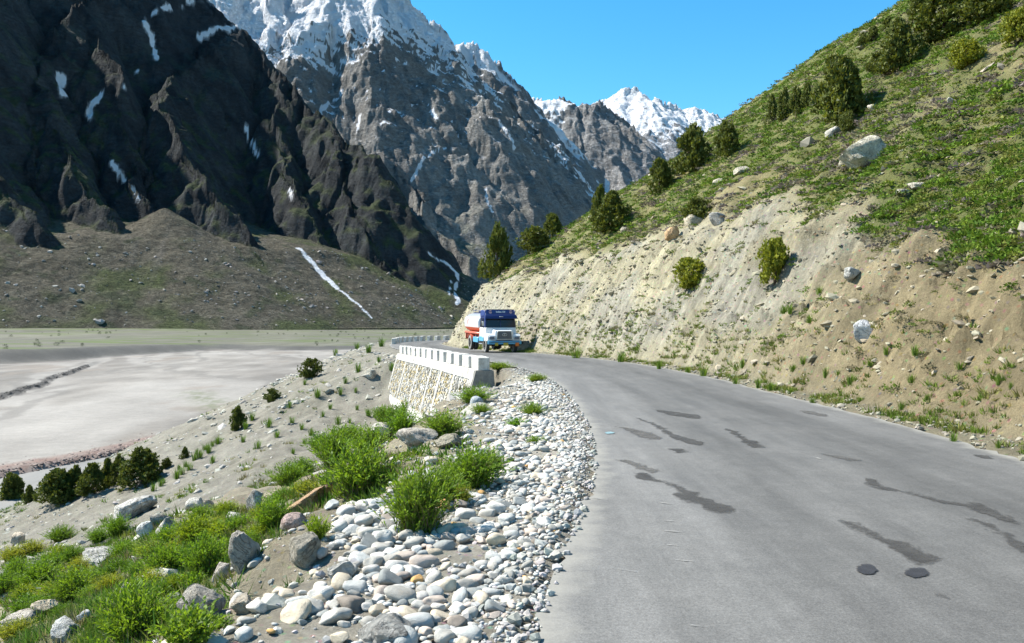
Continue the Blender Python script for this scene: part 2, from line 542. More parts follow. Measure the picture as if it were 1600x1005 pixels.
def pix_of(X, Y, h):
    return 800 + FPX * X / Y, 502.5 - FPX * (h - CAM_H) / Y
def snow_marks(X, Y, h, marks, seed):
    """snow tongues: each point is set on the slope, then distance is measured in the world"""
    u, v = pix_of(X, Y, h)
    xs, ys, zs = X.ravel(), Y.ravel(), h.ravel()
    jx = X + 0.0022 * Y * fbm(X / 14, h / 14, 2, seed); jz = h + 0.0022 * Y * fbm(X / 14 + 40, h / 14, 2, seed + 1)
    m = np.zeros(X.shape)
    for pts, w in marks:
        P3 = []
        for (a, b) in pts:
            near = np.nonzero((np.abs(u - a) < 3.0) & (np.abs(v - b) < 3.0))
            if len(near[0]):
                k = np.argmin(Y[near]); P3.append((X[near][k], Y[near][k], h[near][k]))
        for (A, B) in zip(P3[:-1], P3[1:]):
            A = np.array(A); D = np.array(B) - A
            L2 = max(float(D @ D), 1.0)
            t_ = np.clip(((jx - A[0]) * D[0] + (Y - A[1]) * D[1] + (jz - A[2]) * D[2]) / L2, 0, 1)
            d = np.sqrt((jx - A[0] - t_ * D[0]) ** 2 + (0.6 * (Y - A[1] - t_ * D[1])) ** 2 + (jz - A[2] - t_ * D[2]) ** 2)
            ww = w * A[1] / FPX
            m = np.maximum(m, 1 - sst(ww * 0.7, ww * 1.15, d))
    return m

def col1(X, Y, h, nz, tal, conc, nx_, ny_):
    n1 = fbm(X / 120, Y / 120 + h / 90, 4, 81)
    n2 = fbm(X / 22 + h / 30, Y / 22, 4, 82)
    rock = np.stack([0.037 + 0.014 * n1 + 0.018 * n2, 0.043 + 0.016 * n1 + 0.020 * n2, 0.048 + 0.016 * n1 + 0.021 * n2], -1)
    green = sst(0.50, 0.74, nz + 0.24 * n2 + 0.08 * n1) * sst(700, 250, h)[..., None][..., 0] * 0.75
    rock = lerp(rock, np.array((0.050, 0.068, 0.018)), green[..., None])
    fine = fbm(X / 8, Y / 8, 3, 83)
    tl = np.stack([0.110 + 0.02 * n1 + 0.03 * fine, 0.098 + 0.018 * n1 + 0.028 * fine, 0.070 + 0.015 * n1 + 0.022 * fine], -1)
    tg = sst(0.0, 0.75, fbm(X / 70, Y / 110, 4, 84) + 0.45 * sst(70, 0, h) - 0.12)
    tl = lerp(tl, np.array((0.070, 0.090, 0.026)), (0.9 * tg)[..., None])
    dk = sst(0.45, 0.8, fbm(X / 26, Y / 26, 4, 85) + 0.25 * sst(50, 0, h))
    tl = lerp(tl, np.array((0.035, 0.050, 0.020)), (0.7 * dk)[..., None])
    # paler runs of debris down the fans
    runs = sst(0.35, 0.8, perlin(X / 15 + h / 30, Y / 150, 86)) * sst(20, 90, h)
    tl = lerp(tl, np.array((0.17, 0.155, 0.135)), (0.35 * runs)[..., None])
    c = lerp(rock, tl, tal[..., None])
    c = np.clip(c, 0.015, 1)
    s = snow_marks(X, Y, h, SNOW1, 87)
    s = np.maximum(s, sst(0.62, 0.75, nz + 0.35 * n2) * sst(690, 780, h))
    return lerp(c, SNOW, s[..., None])

Xm, Ym = polar_grid(-46, 3.5, 540, np.concatenate([np.linspace(540, 800, 36), np.linspace(803, 1560, 290), np.linspace(1565, 2150, 84)]))
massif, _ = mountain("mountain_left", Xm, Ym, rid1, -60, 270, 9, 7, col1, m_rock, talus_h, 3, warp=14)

# --- the grey snow-capped mountain in the middle
rid2 = [
    (R3((150, -200, 3000), (330, -120, 3050), (430, -90, 3050), (540, -70, 3000), (600, -28, 2980), (632, -2, 2990), (655, 28, 3020), (688, 72, 3060), (712, 112, 3100), (770, 158, 3180), (832, 205, 3260), (880, 262, 3330), (905, 300, 3380), (928, 338, 3440), (945, 420, 3500)), 1.15),
    (R3((632, -2, 2990), (640, 60, 2840), (600, 120, 2640), (598, 190, 2440), (625, 270, 2240), (672, 340, 2060), (735, 420, 1880)), 1.35),
    (R3((688, 72, 3060), (700, 140, 2880), (738, 225, 2680), (752, 300, 2480), (795, 385, 2280), (820, 440, 2200)), 1.35),
    (R3((770, 158, 3180), (800, 225, 3020), (845, 305, 2820), (872, 375, 2640), (890, 430, 2540)), 1.35),
    (R3((832, 205, 3260), (862, 280, 3120), (905, 350, 2980), (930, 420, 2900)), 1.3),
    (R3((540, -70, 3000), (520, 30, 2780), (470, 100, 2560), (500, 175, 2350), (560, 250, 2150), (620, 330, 1960), (680, 410, 1820)), 1.3),
    (R3((430, -90, 3050), (410, 0, 2700), (390, 120, 2450), (440, 250, 2150)), 1.2),
]
SNOW2 = [([(497, 180), (515, 160), (535, 140)], 4), ([(560, 180), (558, 200)], 3), ([(760, 292), (762, 310), (772, 330)], 2.5), ([(645, 280), (665, 245), (695, 230)], 2.6),
         ([(620, 90), (640, 100)], 2), ([(780, 185), (800, 215), (806, 232)], 2.5), ([(672, 170), (680, 182)], 3), ([(700, 395), (690, 400)], 2)]
def col2(X, Y, h, nz, tal, conc, nx_, ny_):
    n1 = fbm(X / 260, Y / 260 + h / 200, 4, 91)
    n2 = fbm(X / 45 + h / 60, Y / 45, 4, 92)
    rock = np.stack([0.225 + 0.05 * n1 + 0.06 * n2, 0.220 + 0.05 * n1 + 0.058 * n2, 0.208 + 0.045 * n1 + 0.055 * n2], -1)
    gr = sst(0.60, 0.78, nz + 0.2 * n2) * sst(420, 150, h) * 0.6
    rock = lerp(rock, np.array((0.10, 0.115, 0.055)), gr[..., None])
    line = np.interp(X, [-1150, -830, -540, -380, -245, -100, 80, 350], [880, 800, 850, 950, 920, 870, 770, 470])
    band = (h - line) / 105.0
    n4 = fbm(X / 26 + h / 18, h / 60 - X / 90, 4, 95, 0.7)
    s = sst(-0.05, 0.16, 0.62 * band + 1.1 * (nz - 0.60) + 0.62 * n4 + 0.25 * n2 + 0.25 * n1 + conc * 0.02 + 0.07) * sst(-1.3, -0.3, band)
    s = np.maximum(s, snow_marks(X, Y, h, SNOW2, 94))
    s = np.maximum(s, sst(0.92, 1.02, nz + 0.35 * n4 + conc * 0.02) * sst(420, 650, h) * 0.9)
    return lerp(np.clip(rock, 0.03, 1), SNOW, s[..., None])
Xm, Ym = polar_grid(-26, 8, 460, np.concatenate([np.linspace(1650, 3150, 310), np.linspace(3160, 3900, 60)]))
peak, _ = mountain("mountain_snow_peak", Xm, Ym, rid2, -40, 520, 40, 7, col2, m_rock2, None, 11, warp=26)

# --- the snow shoulder behind it, the striped mountain and the far white peak
rid3 = [(R3((600, 60, 4300), (690, 76, 4250), (746, 74, 4200), (772, 100, 4230), (800, 132, 4280), (830, 168, 4340), (860, 215, 4400), (900, 300, 4500)), 1.2),
        (R3((746, 74, 4200), (770, 140, 4000), (790, 210, 3800)), 1.3), (R3((690, 76, 4250), (700, 140, 3950)), 1.2),
        (R3((800, 132, 4280), (830, 220, 4050)), 1.3)]
def col3(snow_v, grey, sd, amt=1.0, full=0.0):
    def f(X, Y, h, nz, tal, conc, nx_, ny_):
        n1 = fbm(X / 420, Y / 420 + h / 300, 4, sd); n2 = fbm(X / 80 + h / 90, Y / 80, 4, sd + 1)
        rock = np.array(grey) * (1 + 0.22 * n1 + 0.3 * n2)[..., None]
        band = (h - np.interp(X, snow_v[0], snow_v[1])) / (0.04 * snow_v[2])
        s = sst(-0.1, 0.35, 0.8 * band + 1.0 * (nz - 0.6) + 0.6 * n2 + 0.25 * n1 + conc * 0.012 + full)
        return lerp(np.clip(rock, 0.03, 1), SNOW, (s * amt)[..., None])
    return f
Xm, Ym = polar_grid(-11, 7, 240, np.linspace(3500, 4900, 160))
mountain("mountain_snow_shoulder", Xm, Ym, rid3, -40, 520, 36, 6, col3(([-675, -186, 101, 338], [1323, 1296, 1104, 817], 4200), (0.22, 0.22, 0.215), 101), m_rock2, None, 17, warp=26)

rid4 = [(R3((740, 130, 6400), (820, 150, 6300), (862, 158, 6200), (905, 172, 6200), (935, 163, 6150), (972, 186, 6200), (995, 226, 6300), (1012, 295, 6400), (1030, 420, 6500)), 1.1),
        (R3((862, 158, 6200), (880, 230, 5850), (890, 330, 5400), (900, 420, 5200)), 1.3),
        (R3((935, 163, 6150), (945, 240, 5800), (962, 330, 5400), (975, 400, 5200)), 1.3),
        (R3((820, 150, 6300), (830, 230, 5900), (840, 330, 5500)), 1.2),
        (R3((995, 226, 6300), (1000, 300, 6000), (1005, 360, 5800)), 1.3)]
Xm, Ym = polar_grid(-4, 12.5, 260, np.linspace(5000, 7000, 170))
mountain("mountain_striped", Xm, Ym, rid4, -40, 700, 42, 6, col3(([0, 299, 523, 673, 1047], [1430, 1480, 1754, 1754, 1705], 6200), (0.26, 0.255, 0.25), 111), m_rock3, None, 23, warp=30)

rid5 = [(R3((880, 190, 9800), (925, 168, 9600), (956, 156, 9500), (988, 140, 9400), (1010, 156, 9400), (1045, 164, 9450), (1085, 174, 9500), (1135, 192, 9600), (1200, 240, 9700), (1320, 300, 9900)), 0.85),
        (R3((988, 143, 9400), (1000, 210, 8800), (1030, 290, 8200)), 1.0),
        (R3((1040, 166, 9450), (1060, 230, 8900), (1080, 300, 8300)), 1.0),
        (R3((1130, 196, 9600), (1130, 250, 9000), (1140, 320, 8400)), 1.0),
        (R3((925, 168, 9600), (950, 250, 8900)), 1.0)]
Xm, Ym = polar_grid(2, 24, 260, np.linspace(7900, 10600, 170))
mountain("mountain_white_peak", Xm, Ym, rid5, -60, 900, 50, 6, col3(([756, 1511, 2494], [2093, 2116, 2040], 9400), (0.32, 0.32, 0.33), 121, 1.0, 0.2), m_rock3, None, 29, warp=40)

# ------------------------------------------------------------------ valley floor and river
BANK = catmull([PX(p, 0, Y)[:2] for p, Y in ((-1500, 175), (-700, 190), (-200, 205), (0, 221), (135, 256), (315, 322), (500, 328), (620, 380), (720, 520), (800, 900))], 4)
LEDGE = [PX(p, q, 14493.0 / (q - 502.5))[:2] for p, q in ((-260, 700), (-120, 655), (-40, 632), (8, 620), (40, 609), (62, 605), (78, 594), (104, 587), (124, 579), (138, 573))]
CHAN = [(-20, -60, 0), (-40, 10, 5), (-37.5, 40, 6), (-34.5, 58, 4.6), (-31.8, 72, 2.8), (-30.8, 82, 2.2), (-30.2, 92, 1.8), (-25.7, 108, 1.5), (-8, 129, 1.5), (30, 154, 2)]
CH = catmull(CHAN, 4)
def chan_w(X, Y):
    d, nx, ny, _ = polydist(X, Y, CH)
    w = np.interp(ny, CH[:, 1], CH[:, 2])
    return np.abs(d), w, d
def valley(X, Y):
    z = np.full(X.shape, VALLEY_Z) + 0.16 * fbm(X / 40, Y / 90, 4, 131) + 0.03 * fbm(X / 3, Y / 6, 3, 132)
    db = -polydist(X, Y, BANK)[0]                     # positive on the far side of the bank
    db = db + 2.5 * fbm(X / 30, Y / 30, 3, 133)
    ht = np.interp(800 + FPX * X / np.maximum(Y, 1), [0, 200, 500, 700], [3.7, 3.0, 1.5, 0.8])
    z = z + sst(-6, 5, db) * ht + np.clip(db, 0, 600) * 0.0012 * sst(0, 60, db)
    far = sst(330, 345, db + 10 * fbm(X / 60, Y / 200, 3, 135)) * 0.9
    z = z + far
    dl = polydist(X, Y, LEDGE)[0] + 0.8 * fbm(X / 6, Y / 6, 2, 134)
    on = np.abs(polydist(X, Y, LEDGE)[0]) < 40
    z = z + np.where(on, 0.55 * (1 - sst(-0.5, 0.5, dl)) * sst(40, 10, np.abs(dl)), 0.0)
    d, w, sd = chan_w(X, Y)
    z = z - 0.75 * (1 - sst(w - 0.3, w + 1.0, d)) * (w > 0.1)
    bar = (1 - sst(0.8, 2.8, np.abs(-sd - (w + 1.6)))) * sst(45, 55, Y) * (1 - sst(104, 118, Y))
    z = z + 0.12 * bar
    return z, db, bar, far, dl
Xv, Yv = polar_grid(-50, 6, 340, np.concatenate([np.geomspace(22, 240, 190), np.geomspace(242, 1500, 120)]))
zv, db, bar, far, dl = valley(Xv, Yv)
n1 = fbm(Xv / 60 + 0.25 * Yv / 60, Yv / 260, 5, 141); n2 = fbm(Xv / 7, Yv / 22, 4, 142); n3 = fbm(Xv / 1.2, Yv / 2.5, 3, 143)
sand = np.stack([0.170 + 0.05 * n1 + 0.05 * n2, 0.156 + 0.048 * n1 + 0.047 * n2, 0.138 + 0.043 * n1 + 0.043 * n2], -1)
pale = sst(0.30, 0.55, ridged(Xv / 34 + Yv / 60 + 0.5 * n1, Yv / 150, 2, 144) * 0.6) * (db < -4)
sand = lerp(sand, np.array((0.26, 0.245, 0.222)), (0.6 * pale)[..., None])
brn = sst(0.35, 0.7, fbm(Xv / 16, Yv / 34, 4, 145)) * (db < -4)
sand = lerp(sand, np.array((0.175, 0.15, 0.125)), (0.7 * brn)[..., None])
sand = lerp(sand, np.array((0.17, 0.115, 0.095)), (bar * (0.6 + 0.4 * sst(-0.3, 0.5, n3)))[..., None])
strip = np.exp(-((Xv + 0.52 * Yv - 16.5 + 2 * n2) / 3.0) ** 2) * sst(96, 106, Yv) * (1 - sst(128, 140, Yv))
sand = lerp(sand, np.array((0.115, 0.125, 0.075)), (0.8 * strip * sst(-0.5, 0.3, n3))[..., None])
wet = sst(0.80, 0.93, ridged(Xv / 26 + 0.35 * n1 + Yv / 70, Yv / 90 + 0.2 * n2, 1, 147)) * (db < -4)
sand = lerp(sand, np.array((0.135, 0.125, 0.112)), (0.65 * wet)[..., None])
up = sst(-2, 8, db)
ter = np.stack([0.104 + 0.02 * n2 + 0.02 * n1, 0.101 + 0.02 * n2 + 0.02 * n1, 0.076 + 0.018 * n2 + 0.012 * n1], -1)
grn = np.clip(sst(0.0, 0.5, fbm(Xv / 70, Yv / 28, 4, 146) + 0.3 * sst(260, 420, db) - 0.05), 0, 1)
ter = lerp(ter, np.array((0.072, 0.098, 0.026)), (0.85 * grn)[..., None])
cv = lerp(sand, ter, up[..., None])
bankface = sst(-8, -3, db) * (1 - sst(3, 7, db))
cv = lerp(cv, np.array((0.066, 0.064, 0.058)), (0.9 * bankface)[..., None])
ledg = (1 - sst(0.4, 1.0, np.abs(dl))) * (np.abs(polydist(Xv, Yv, LEDGE)[0]) < 3)
cv = lerp(cv, np.array((0.075, 0.068, 0.062)), (0.9 * ledg)[..., None])
m_valley = vcol_ground("river_sand", 0.7, 0.12, 2.2, 0.5, 0.15, 0.93, coarse=0.06)
tag(link("valley_floor", mesh_np("valley_floor", np.stack([Xv, Yv, zv], -1), grid_faces(*Xv.shape), m_valley, np.clip(cv, 0.02, 1).reshape(-1, 3))), kind="structure")

t = NT("silty_water")
vec = t.n("ShaderNodeMapping", Scale=(1.0, 0.35, 1.0)); t.t.links.new(t.coord(), vec.inputs["Vector"])
wv = t.noise(1.6, 5, 0.6, vec.outputs[0])
cw = t.ramp(t.noise(0.35, 4, 0.6, vec.outputs[0]), [(0.3, (0.17, 0.166, 0.154)), (0.7, (0.215, 0.209, 0.195))])
m_water = t.done(cw, t.bump(wv, 0.5, 0.12), 0.6, **{"Specular IOR Level": 0.25})
Cc = catmull(CHAN[1:], 8)
Vw = []
for i in range(len(Cc)):
    a = Cc[max(i - 1, 0)]; b = Cc[min(i + 1, len(Cc) - 1)]
    tx, ty = b[0] - a[0], b[1] - a[1]; l = math.hypot(tx, ty); tx /= l; ty /= l
    w = Cc[i][2] + 1.2
    for k in range(9):
        q = (k / 8 * 2 - 1) * w
        Vw.append((Cc[i][0] + ty * q, Cc[i][1] - tx * q, VALLEY_Z - 0.26))
tag(link("river", mesh_np("river", Vw, grid_faces(len(Cc), 9), m_water)), kind="structure")

# ------------------------------------------------------------------ near ground: embankment on the left, hillside on the right, road between
def near_sheet(name, a0, a1, na, rs, side, mat, colfun):
    X, Y = polar_grid(a0, a1, na, rs, 0.6, -6.0)
    g = ground_full(X, Y)
    z = g["z"].copy()
    dist = g["dL"] if side == "L" else g["dR"]
    # run 0.25 m under the edge of the road, a little lower than it
    z = np.where(dist <= 0, zroad(g["ly"]) - 0.05, z)
    z = np.where((dist > 0) & (dist < 0.12), z - 0.05 * (1 - dist / 0.12), z)
    F = grid_faces(*X.shape)
    D = dist.ravel()[F]
    ok = (D.max(1) > -0.25)
    if side == "L":
        ok &= (g["t"].ravel()[F].min(1) < 0.999)
    F = F[ok]
    C = colfun(X, Y, z, g)
    V = np.stack([X, Y, z], -1).reshape(-1, 3)
    used = np.unique(F)
    rm = np.full(len(V), -1, np.int64); rm[used] = np.arange(len(used))
    me = mesh_np(name, V[used], rm[F], mat, np.clip(C.reshape(-1, 3)[used], 0.01, 1))
    o = link(name, me); tag(o, kind="structure")
    return o

def veg_left(X, Y, g):
    """how thickly plants grow on the embankment (0..1)"""
    n = fbm(X / 3.2, Y / 3.2, 3, 151)
    n2 = fbm(X / 9.0, Y / 9.0, 3, 152)
    near = sst(22, 9, Y)
    a = sst(-0.10, 0.35, n + 0.5 * n2 + 1.15 * near - 0.12) * sst(1.6, 3.2, g["dL"])
    a = a * (1 - 0.75 * sst(-2.9, -1.4, X + 0.12 * Y - 0.3) * sst(11, 8, Y)) * (1 - 0.6 * sst(9, 12, Y) * sst(30, 22, Y) * sst(5.5, 3.5, g["dL"]))
    scree = sst(22, 32, Y) * sst(0.55, 0.35, np.abs(g["t"] - 0.45))
    a = a * (1 - 0.93 * scree)
    toe = sst(0.72, 0.9, g["t"]) * sst(-0.2, 0.3, n2 + 0.2)
    return np.clip(np.maximum(a, 0.55 * toe * sst(70, 55, Y)), 0, 1)

def col_left(X, Y, z, g):
    n1 = fbm(X / 5, Y / 5, 4, 161); n2 = fbm(X / 0.8, Y / 0.8, 4, 162)
    near = np.stack([0.275 + 0.035 * n1 + 0.05 * n2, 0.240 + 0.033 * n1 + 0.045 * n2, 0.170 + 0.026 * n1 + 0.036 * n2], -1)
    scree = np.stack([0.180 + 0.02 * n1 + 0.045 * n2, 0.168 + 0.02 * n1 + 0.043 * n2, 0.136 + 0.02 * n1 + 0.036 * n2], -1)
    c = lerp(near, scree, sst(14, 26, Y)[..., None])
    gravel = sst(2.2, 1.2, g["dL"]) * sst(30, 20, Y)
    c = lerp(c, np.stack([0.30 + 0.07 * n2, 0.28 + 0.066 * n2, 0.235 + 0.06 * n2], -1), (0.8 * gravel)[..., None])
    v = veg_left(X, Y, g)
    return lerp(c, np.array((0.095, 0.125, 0.038)), (0.55 * v)[..., None])

def veg_right(X, Y, g):
    n = fbm(X / 2.6, Y / 2.6, 3, 171); n2 = fbm(X / 11, Y / 11, 3, 172)
    up = g["d1"] - g["dc"]
    lush = sst(34, 20, g["ry"])
    edge = sst(0.0, 0.9 + 2.6 * (1 - lush), up + 0.7 * n + 0.5 * n2)
    a = edge * (0.72 + 0.5 * lush * sst(9, 2, up) + 0.60 * n + 0.4 * n2 + 0.20 * sst(6, 14, up))
    return np.clip(a, 0, 1)

def col_right(X, Y, z, g):
    n1 = fbm(X / 6, Y / 6, 4, 181); n2 = fbm(g["ra"] / 1.2, z / 1.2, 4, 182); n3 = fbm(g["ra"] / 7 + z / 5, z / 4 - g["ra"] / 12, 3, 183)
    tan = np.stack([0.282 + 0.03 * n1 + 0.05 * n2, 0.256 + 0.028 * n1 + 0.046 * n2, 0.172 + 0.018 * n1 + 0.03 * n2], -1)
    grey = np.stack([0.262 + 0.05 * n2, 0.248 + 0.048 * n2, 0.200 + 0.04 * n2], -1)
    brown = np.stack([0.218 + 0.035 * n1 + 0.04 * n2, 0.178 + 0.03 * n1 + 0.033 * n2, 0.102 + 0.018 * n1 + 0.02 * n2], -1)
    farness = sst(15, 29, g["ry"])
    c = lerp(brown, tan, farness[..., None])
    c = lerp(c, grey, (sst(-0.15, 0.35, n3 + 0.12) * farness * g["cut"] * 0.85)[..., None])
    streak = fbm(g["ra"] / 0.42 + 0.3 * n1, z / 3.5, 4, 184, 0.6)
    c = c * (1 + 0.26 * np.clip(streak, -1, 1) * g["cut"])[..., None]
    lay = perlin(g["ra"] / 9, z / 0.33 + 0.6 * n1, 185)
    c = c * (1 + 0.14 * lay * g["cut"] * farness)[..., None]
    up = sst(0.3, 2.0, g["d1"] - g["dc"])
    c = lerp(c, np.stack([0.205 + 0.03 * n1, 0.172 + 0.028 * n1, 0.078 + 0.02 * n1], -1), (0.8 * up)[..., None])
    v = veg_right(X, Y, g)
    c = lerp(c, np.array((0.078, 0.098, 0.020)), (0.80 * v)[..., None])
    stony = sst(52, 75, g["d1"])
    c = lerp(c, np.array((0.17, 0.168, 0.145)), (0.8 * stony)[..., None])
    verge = sst(1.0, 0.3, g["dR"])
    return lerp(c, np.stack([0.21 + 0.04 * n2, 0.19 + 0.04 * n2, 0.13 + 0.03 * n2], -1), (0.8 * verge)[..., None])

m_left = vcol_ground("embankment_soil", 9.0, 0.26, 14.0, 1.0, 0.07, 0.95, coarse=1.4, fleck=16.0)
m_right = vcol_ground("hillside_soil", 5.0, 0.24, 6.0, 1.0, 0.14, 0.95, coarse=0.9, fleck=7.0)
near_sheet("embankment", -66, 14, 470, np.concatenate([np.geomspace(4.5, 26, 190), np.geomspace(26.15, 150, 210)]), "L", m_left, col_left)
near_sheet("hillside", -10, 66, 390, np.concatenate([np.geomspace(7, 16, 50), np.linspace(16.1, 92, 440), np.geomspace(92.4, 420, 110)]), "R", m_right, col_right)

# road: a strip between its two edges, broken at the rims
NS = 9
La = catmull(L_PTS, 14); Ra = catmull(R_PTS, 14)
Vr = []; Ur = []
for i in range(len(La)):
    y0 = La[i][1]
    for k in range(NS):
        q = k / (NS - 1)
        x = lerp(La[i][0], Ra[i][0], q); y = lerp(La[i][1], Ra[i][1], q)
        if k == 0: x += 0.09 * float(fbm(np.array(i * 0.9), np.array(0.5), 2, 191))
        if k == NS - 1: x += 0.10 * float(fbm(np.array(i * 0.9), np.array(7.5), 2, 192))
        Vr.append((x, y, float(zroad(lerp(La[i][1], y, 0.0)))))
        Ur.append((q, i * 0.05, 0.0))
t = NT("worn_asphalt")
at = t.n("ShaderNodeSeparateColor"); t.t.links.new(t.attr("col"), at.inputs[0])
q = at.outputs[0]
v1 = t.noise(85, 4, 0.8); v2 = t.noise(0.9, 6, 0.65, dist=0.3); v3 = t.noise(38, 4, 0.7)
base = t.ramp(v2, [(0.25, (0.116, 0.113, 0.107)), (0.5, (0.136, 0.133, 0.126)), (0.78, (0.160, 0.156, 0.148))])
base = t.mix(1.0, base, t.ramp(v3, [(0.3, 0.76), (0.7, 1.22)]), 'MULTIPLY')
base = t.mix(1.0, base, t.ramp(v1, [(0.3, 0.62), (0.5, 1.0), (0.72, 1.42)]), 'MULTIPLY')
trk = t.ramp(t.math('ADD', q, t.math('MULTIPLY', t.math('SUBTRACT', t.noise(0.55, 4, 0.6), 0.5), 0.16)), [(0.0, 1.10), (0.20, 1.02), (0.34, 0.70), (0.45, 0.84), (0.56, 0.78), (0.68, 0.60), (0.80, 0.80), (1.0, 0.92)])
base = t.mix(1.0, base, trk, 'MULTIPLY')
base = t.mix(1.0, base, t.ramp(t.noise(6.5, 6, 0.75), [(0.3, 0.86), (0.7, 1.12)]), 'MULTIPLY')
long = t.n('ShaderNodeMapping', Rotation=(0, 0, 0.12), Scale=(1.6, 0.16, 1.0)); t.t.links.new(t.coord(), long.inputs['Vector'])
base = t.mix(1.0, base, t.ramp(t.noise(1.0, 6, 0.7, long.outputs[0]), [(0.3, 0.72), (0.7, 1.20)]), 'MULTIPLY')
dust = t.ramp(t.math('ABSOLUTE', t.math('SUBTRACT', t.math('ADD', q, t.math('MULTIPLY', t.math('SUBTRACT', t.noise(2.5, 5, 0.7), 0.5), 0.10)), 0.5)), [(0.455, 0.0), (0.50, 0.75)])
base = t.mix(dust, base, (0.25, 0.24, 0.21))
m_road = t.done(base, t.bump(v1, 0.35, 0.006, t.bump(v3, 0.25, 0.01)), t.ramp(v2, [(0.3, 0.72), (0.7, 0.88)]), **{"Specular IOR Level": 0.35})
Fr = grid_faces(len(La), NS)[:, ::-1]
road = tag(link("road", mesh_np("road", Vr, Fr, m_road, np.array(Ur))), kind="structure")

# ------------------------------------------------------------------ stones
def ico(sub):
    bm = bmesh.new(); bmesh.ops.create_icosphere(bm, subdivisions=sub, radius=1.0)
    bm.verts.ensure_lookup_table()
    V = np.array([v.co for v in bm.verts]); F = np.array([[v.index for v in f.verts] for f in bm.faces]); bm.free()
    return V, F
ICO = {k: ico(k) for k in (1, 2, 3, 4)}

def cobble_vf(seed, sub=3):
    r = random.Random(seed); V, F = ICO[sub]
    V = V.copy()
    p = r.uniform(2.2, 3.2)
    n = (np.abs(V) ** p).sum(1) ** (1 / p)
    V = V / n[:, None]
    o = Vector((r.uniform(0, 50), r.uniform(0, 50), r.uniform(0, 50)))
    k = np.array([1 + 0.24 * mnoise.noise(Vector(v) * 0.9 + o) + 0.07 * mnoise.noise(Vector(v) * 2.3 + o) for v in V])
    for c_ in range(r.choice((0, 1, 2, 3))):
        nn = np.array(Vector((r.gauss(0, 1), r.gauss(0, 1), r.gauss(0, 1))).normalized()); V = V - np.outer(np.maximum(V @ nn - r.uniform(0.6, 0.85), 0) * 0.85, nn)
    V = V * k[:, None] * np.array((1.0, r.uniform(0.60, 0.92), r.uniform(0.36, 0.66)))
    return V, F

def rock_vf(seed, sub=3, cuts=9, rough=0.16, flat=1.0):
    r = random.Random(seed); V, F = ICO[sub]
    V = V / ((np.abs(V) ** 4).sum(1) ** 0.25)[:, None] if cuts > 4 else V
    V = V.copy()
    if cuts > 4:
        Q = np.array(Matrix.Rotation(r.uniform(-0.4, 0.4), 3, 'Z') @ Matrix.Rotation(r.uniform(-0.25, 0.25), 3, 'X'))
        V = V @ Q
    for c in range(cuts):
        n = Vector((r.gauss(0, 1), r.gauss(0, 1), r.gauss(0, 0.8))).normalized()
        d = r.uniform(0.50, 0.85)
        n = np.array(n)
        k = np.maximum(V @ n - d, 0)
        V = V - np.outer(k * 0.94, n)
    o = Vector((r.uniform(0, 50), r.uniform(0, 50), r.uniform(0, 50)))
    k = np.array([mnoise.noise(Vector(v) * 2.1 + o) + 0.5 * mnoise.noise(Vector(v) * 5.0 + o) + 0.25 * mnoise.noise(Vector(v) * 11.0 + o) for v in V])
    V = V * (1 + rough * k)[:, None]
    V = V - (V.max(0) + V.min(0)) / 2
    V = V / (V.max(0) - V.min(0)) * 2 * np.array((1, 1, flat))
    return V, F

def stone_mat(name, var=0.22, scale=2.4, bump=0.5, spots=True, bd=0.08, crack=False):
    t = NT(name)
    oi = t.n("ShaderNodeObjectInfo")
    c = oi.outputs["Color"]
    co = t.coord("Object")
    off = t.n("ShaderNodeVectorMath", operation='ADD'); t.t.links.new(co, off.inputs[0])
    rv = t.n("ShaderNodeVectorMath", operation='SCALE'); rv.inputs[0].default_value = (31.0, 17.0, 43.0); t.t.links.new(oi.outputs["Random"], rv.inputs["Scale"])
    t.t.links.new(rv.outputs[0], off.inputs[1])
    n1 = t.noise(scale, 6, 0.65, off.outputs[0])
    c = t.mix(1.0, c, t.ramp(n1, [(0.25, 1 - var), (0.75, 1 + var)]), 'MULTIPLY')
    if spots:
        n2 = t.noise(scale * 0.7, 3, 0.5, off.outputs[0], 0.8)
        c = t.mix(t.ramp(n2, [(0.54, 0.0), (0.72, 0.45)]), c, (0.30, 0.25, 0.18))
        n3 = t.noise(scale * 14, 3, 0.7, off.outputs[0])
        c = t.mix(1.0, c, t.ramp(n3, [(0.3, 0.80), (0.7, 1.12)]), 'MULTIPLY')
    nb = t.bump(t.noise(scale * 5, 8, 0.7, off.outputs[0]), bump, bd)
    if crack:
        cr = t.math('ABSOLUTE', t.math('SUBTRACT', t.noise(scale * 1.3, 5, 0.6, off.outputs[0], 1.2), 0.5))
        c = t.mix(1.0, c, t.ramp(cr, [(0.0, 0.45), (0.022, 1.0)]), 'MULTIPLY')
        c = t.mix(1.0, c, t.ramp(t.noise(scale * 6, 6, 0.75, off.outputs[0]), [(0.3, 0.70), (0.7, 1.25)]), 'MULTIPLY')
        nb = t.bump(t.ramp(cr, [(0.0, 0.0), (0.05, 1.0)]), 0.6, bd * 0.5, nb)
    return t.done(c, nb, 0.8)
m_cobble = stone_mat("river_cobble", 0.22, 1.6, 0.4, True, 0.05)
m_boulder = stone_mat("boulder_rock", 0.34, 3.0, 1.0, True, 0.14, True)
t = NT("stone_scatter")
c = t.mix(1.0, t.attr("col"), t.ramp(t.noise(18, 4, 0.7), [(0.3, 0.82), (0.7, 1.15)]), 'MULTIPLY')
m_scatter = t.done(c, t.bump(t.noise(40, 4), 0.3, 0.02), 0.88)

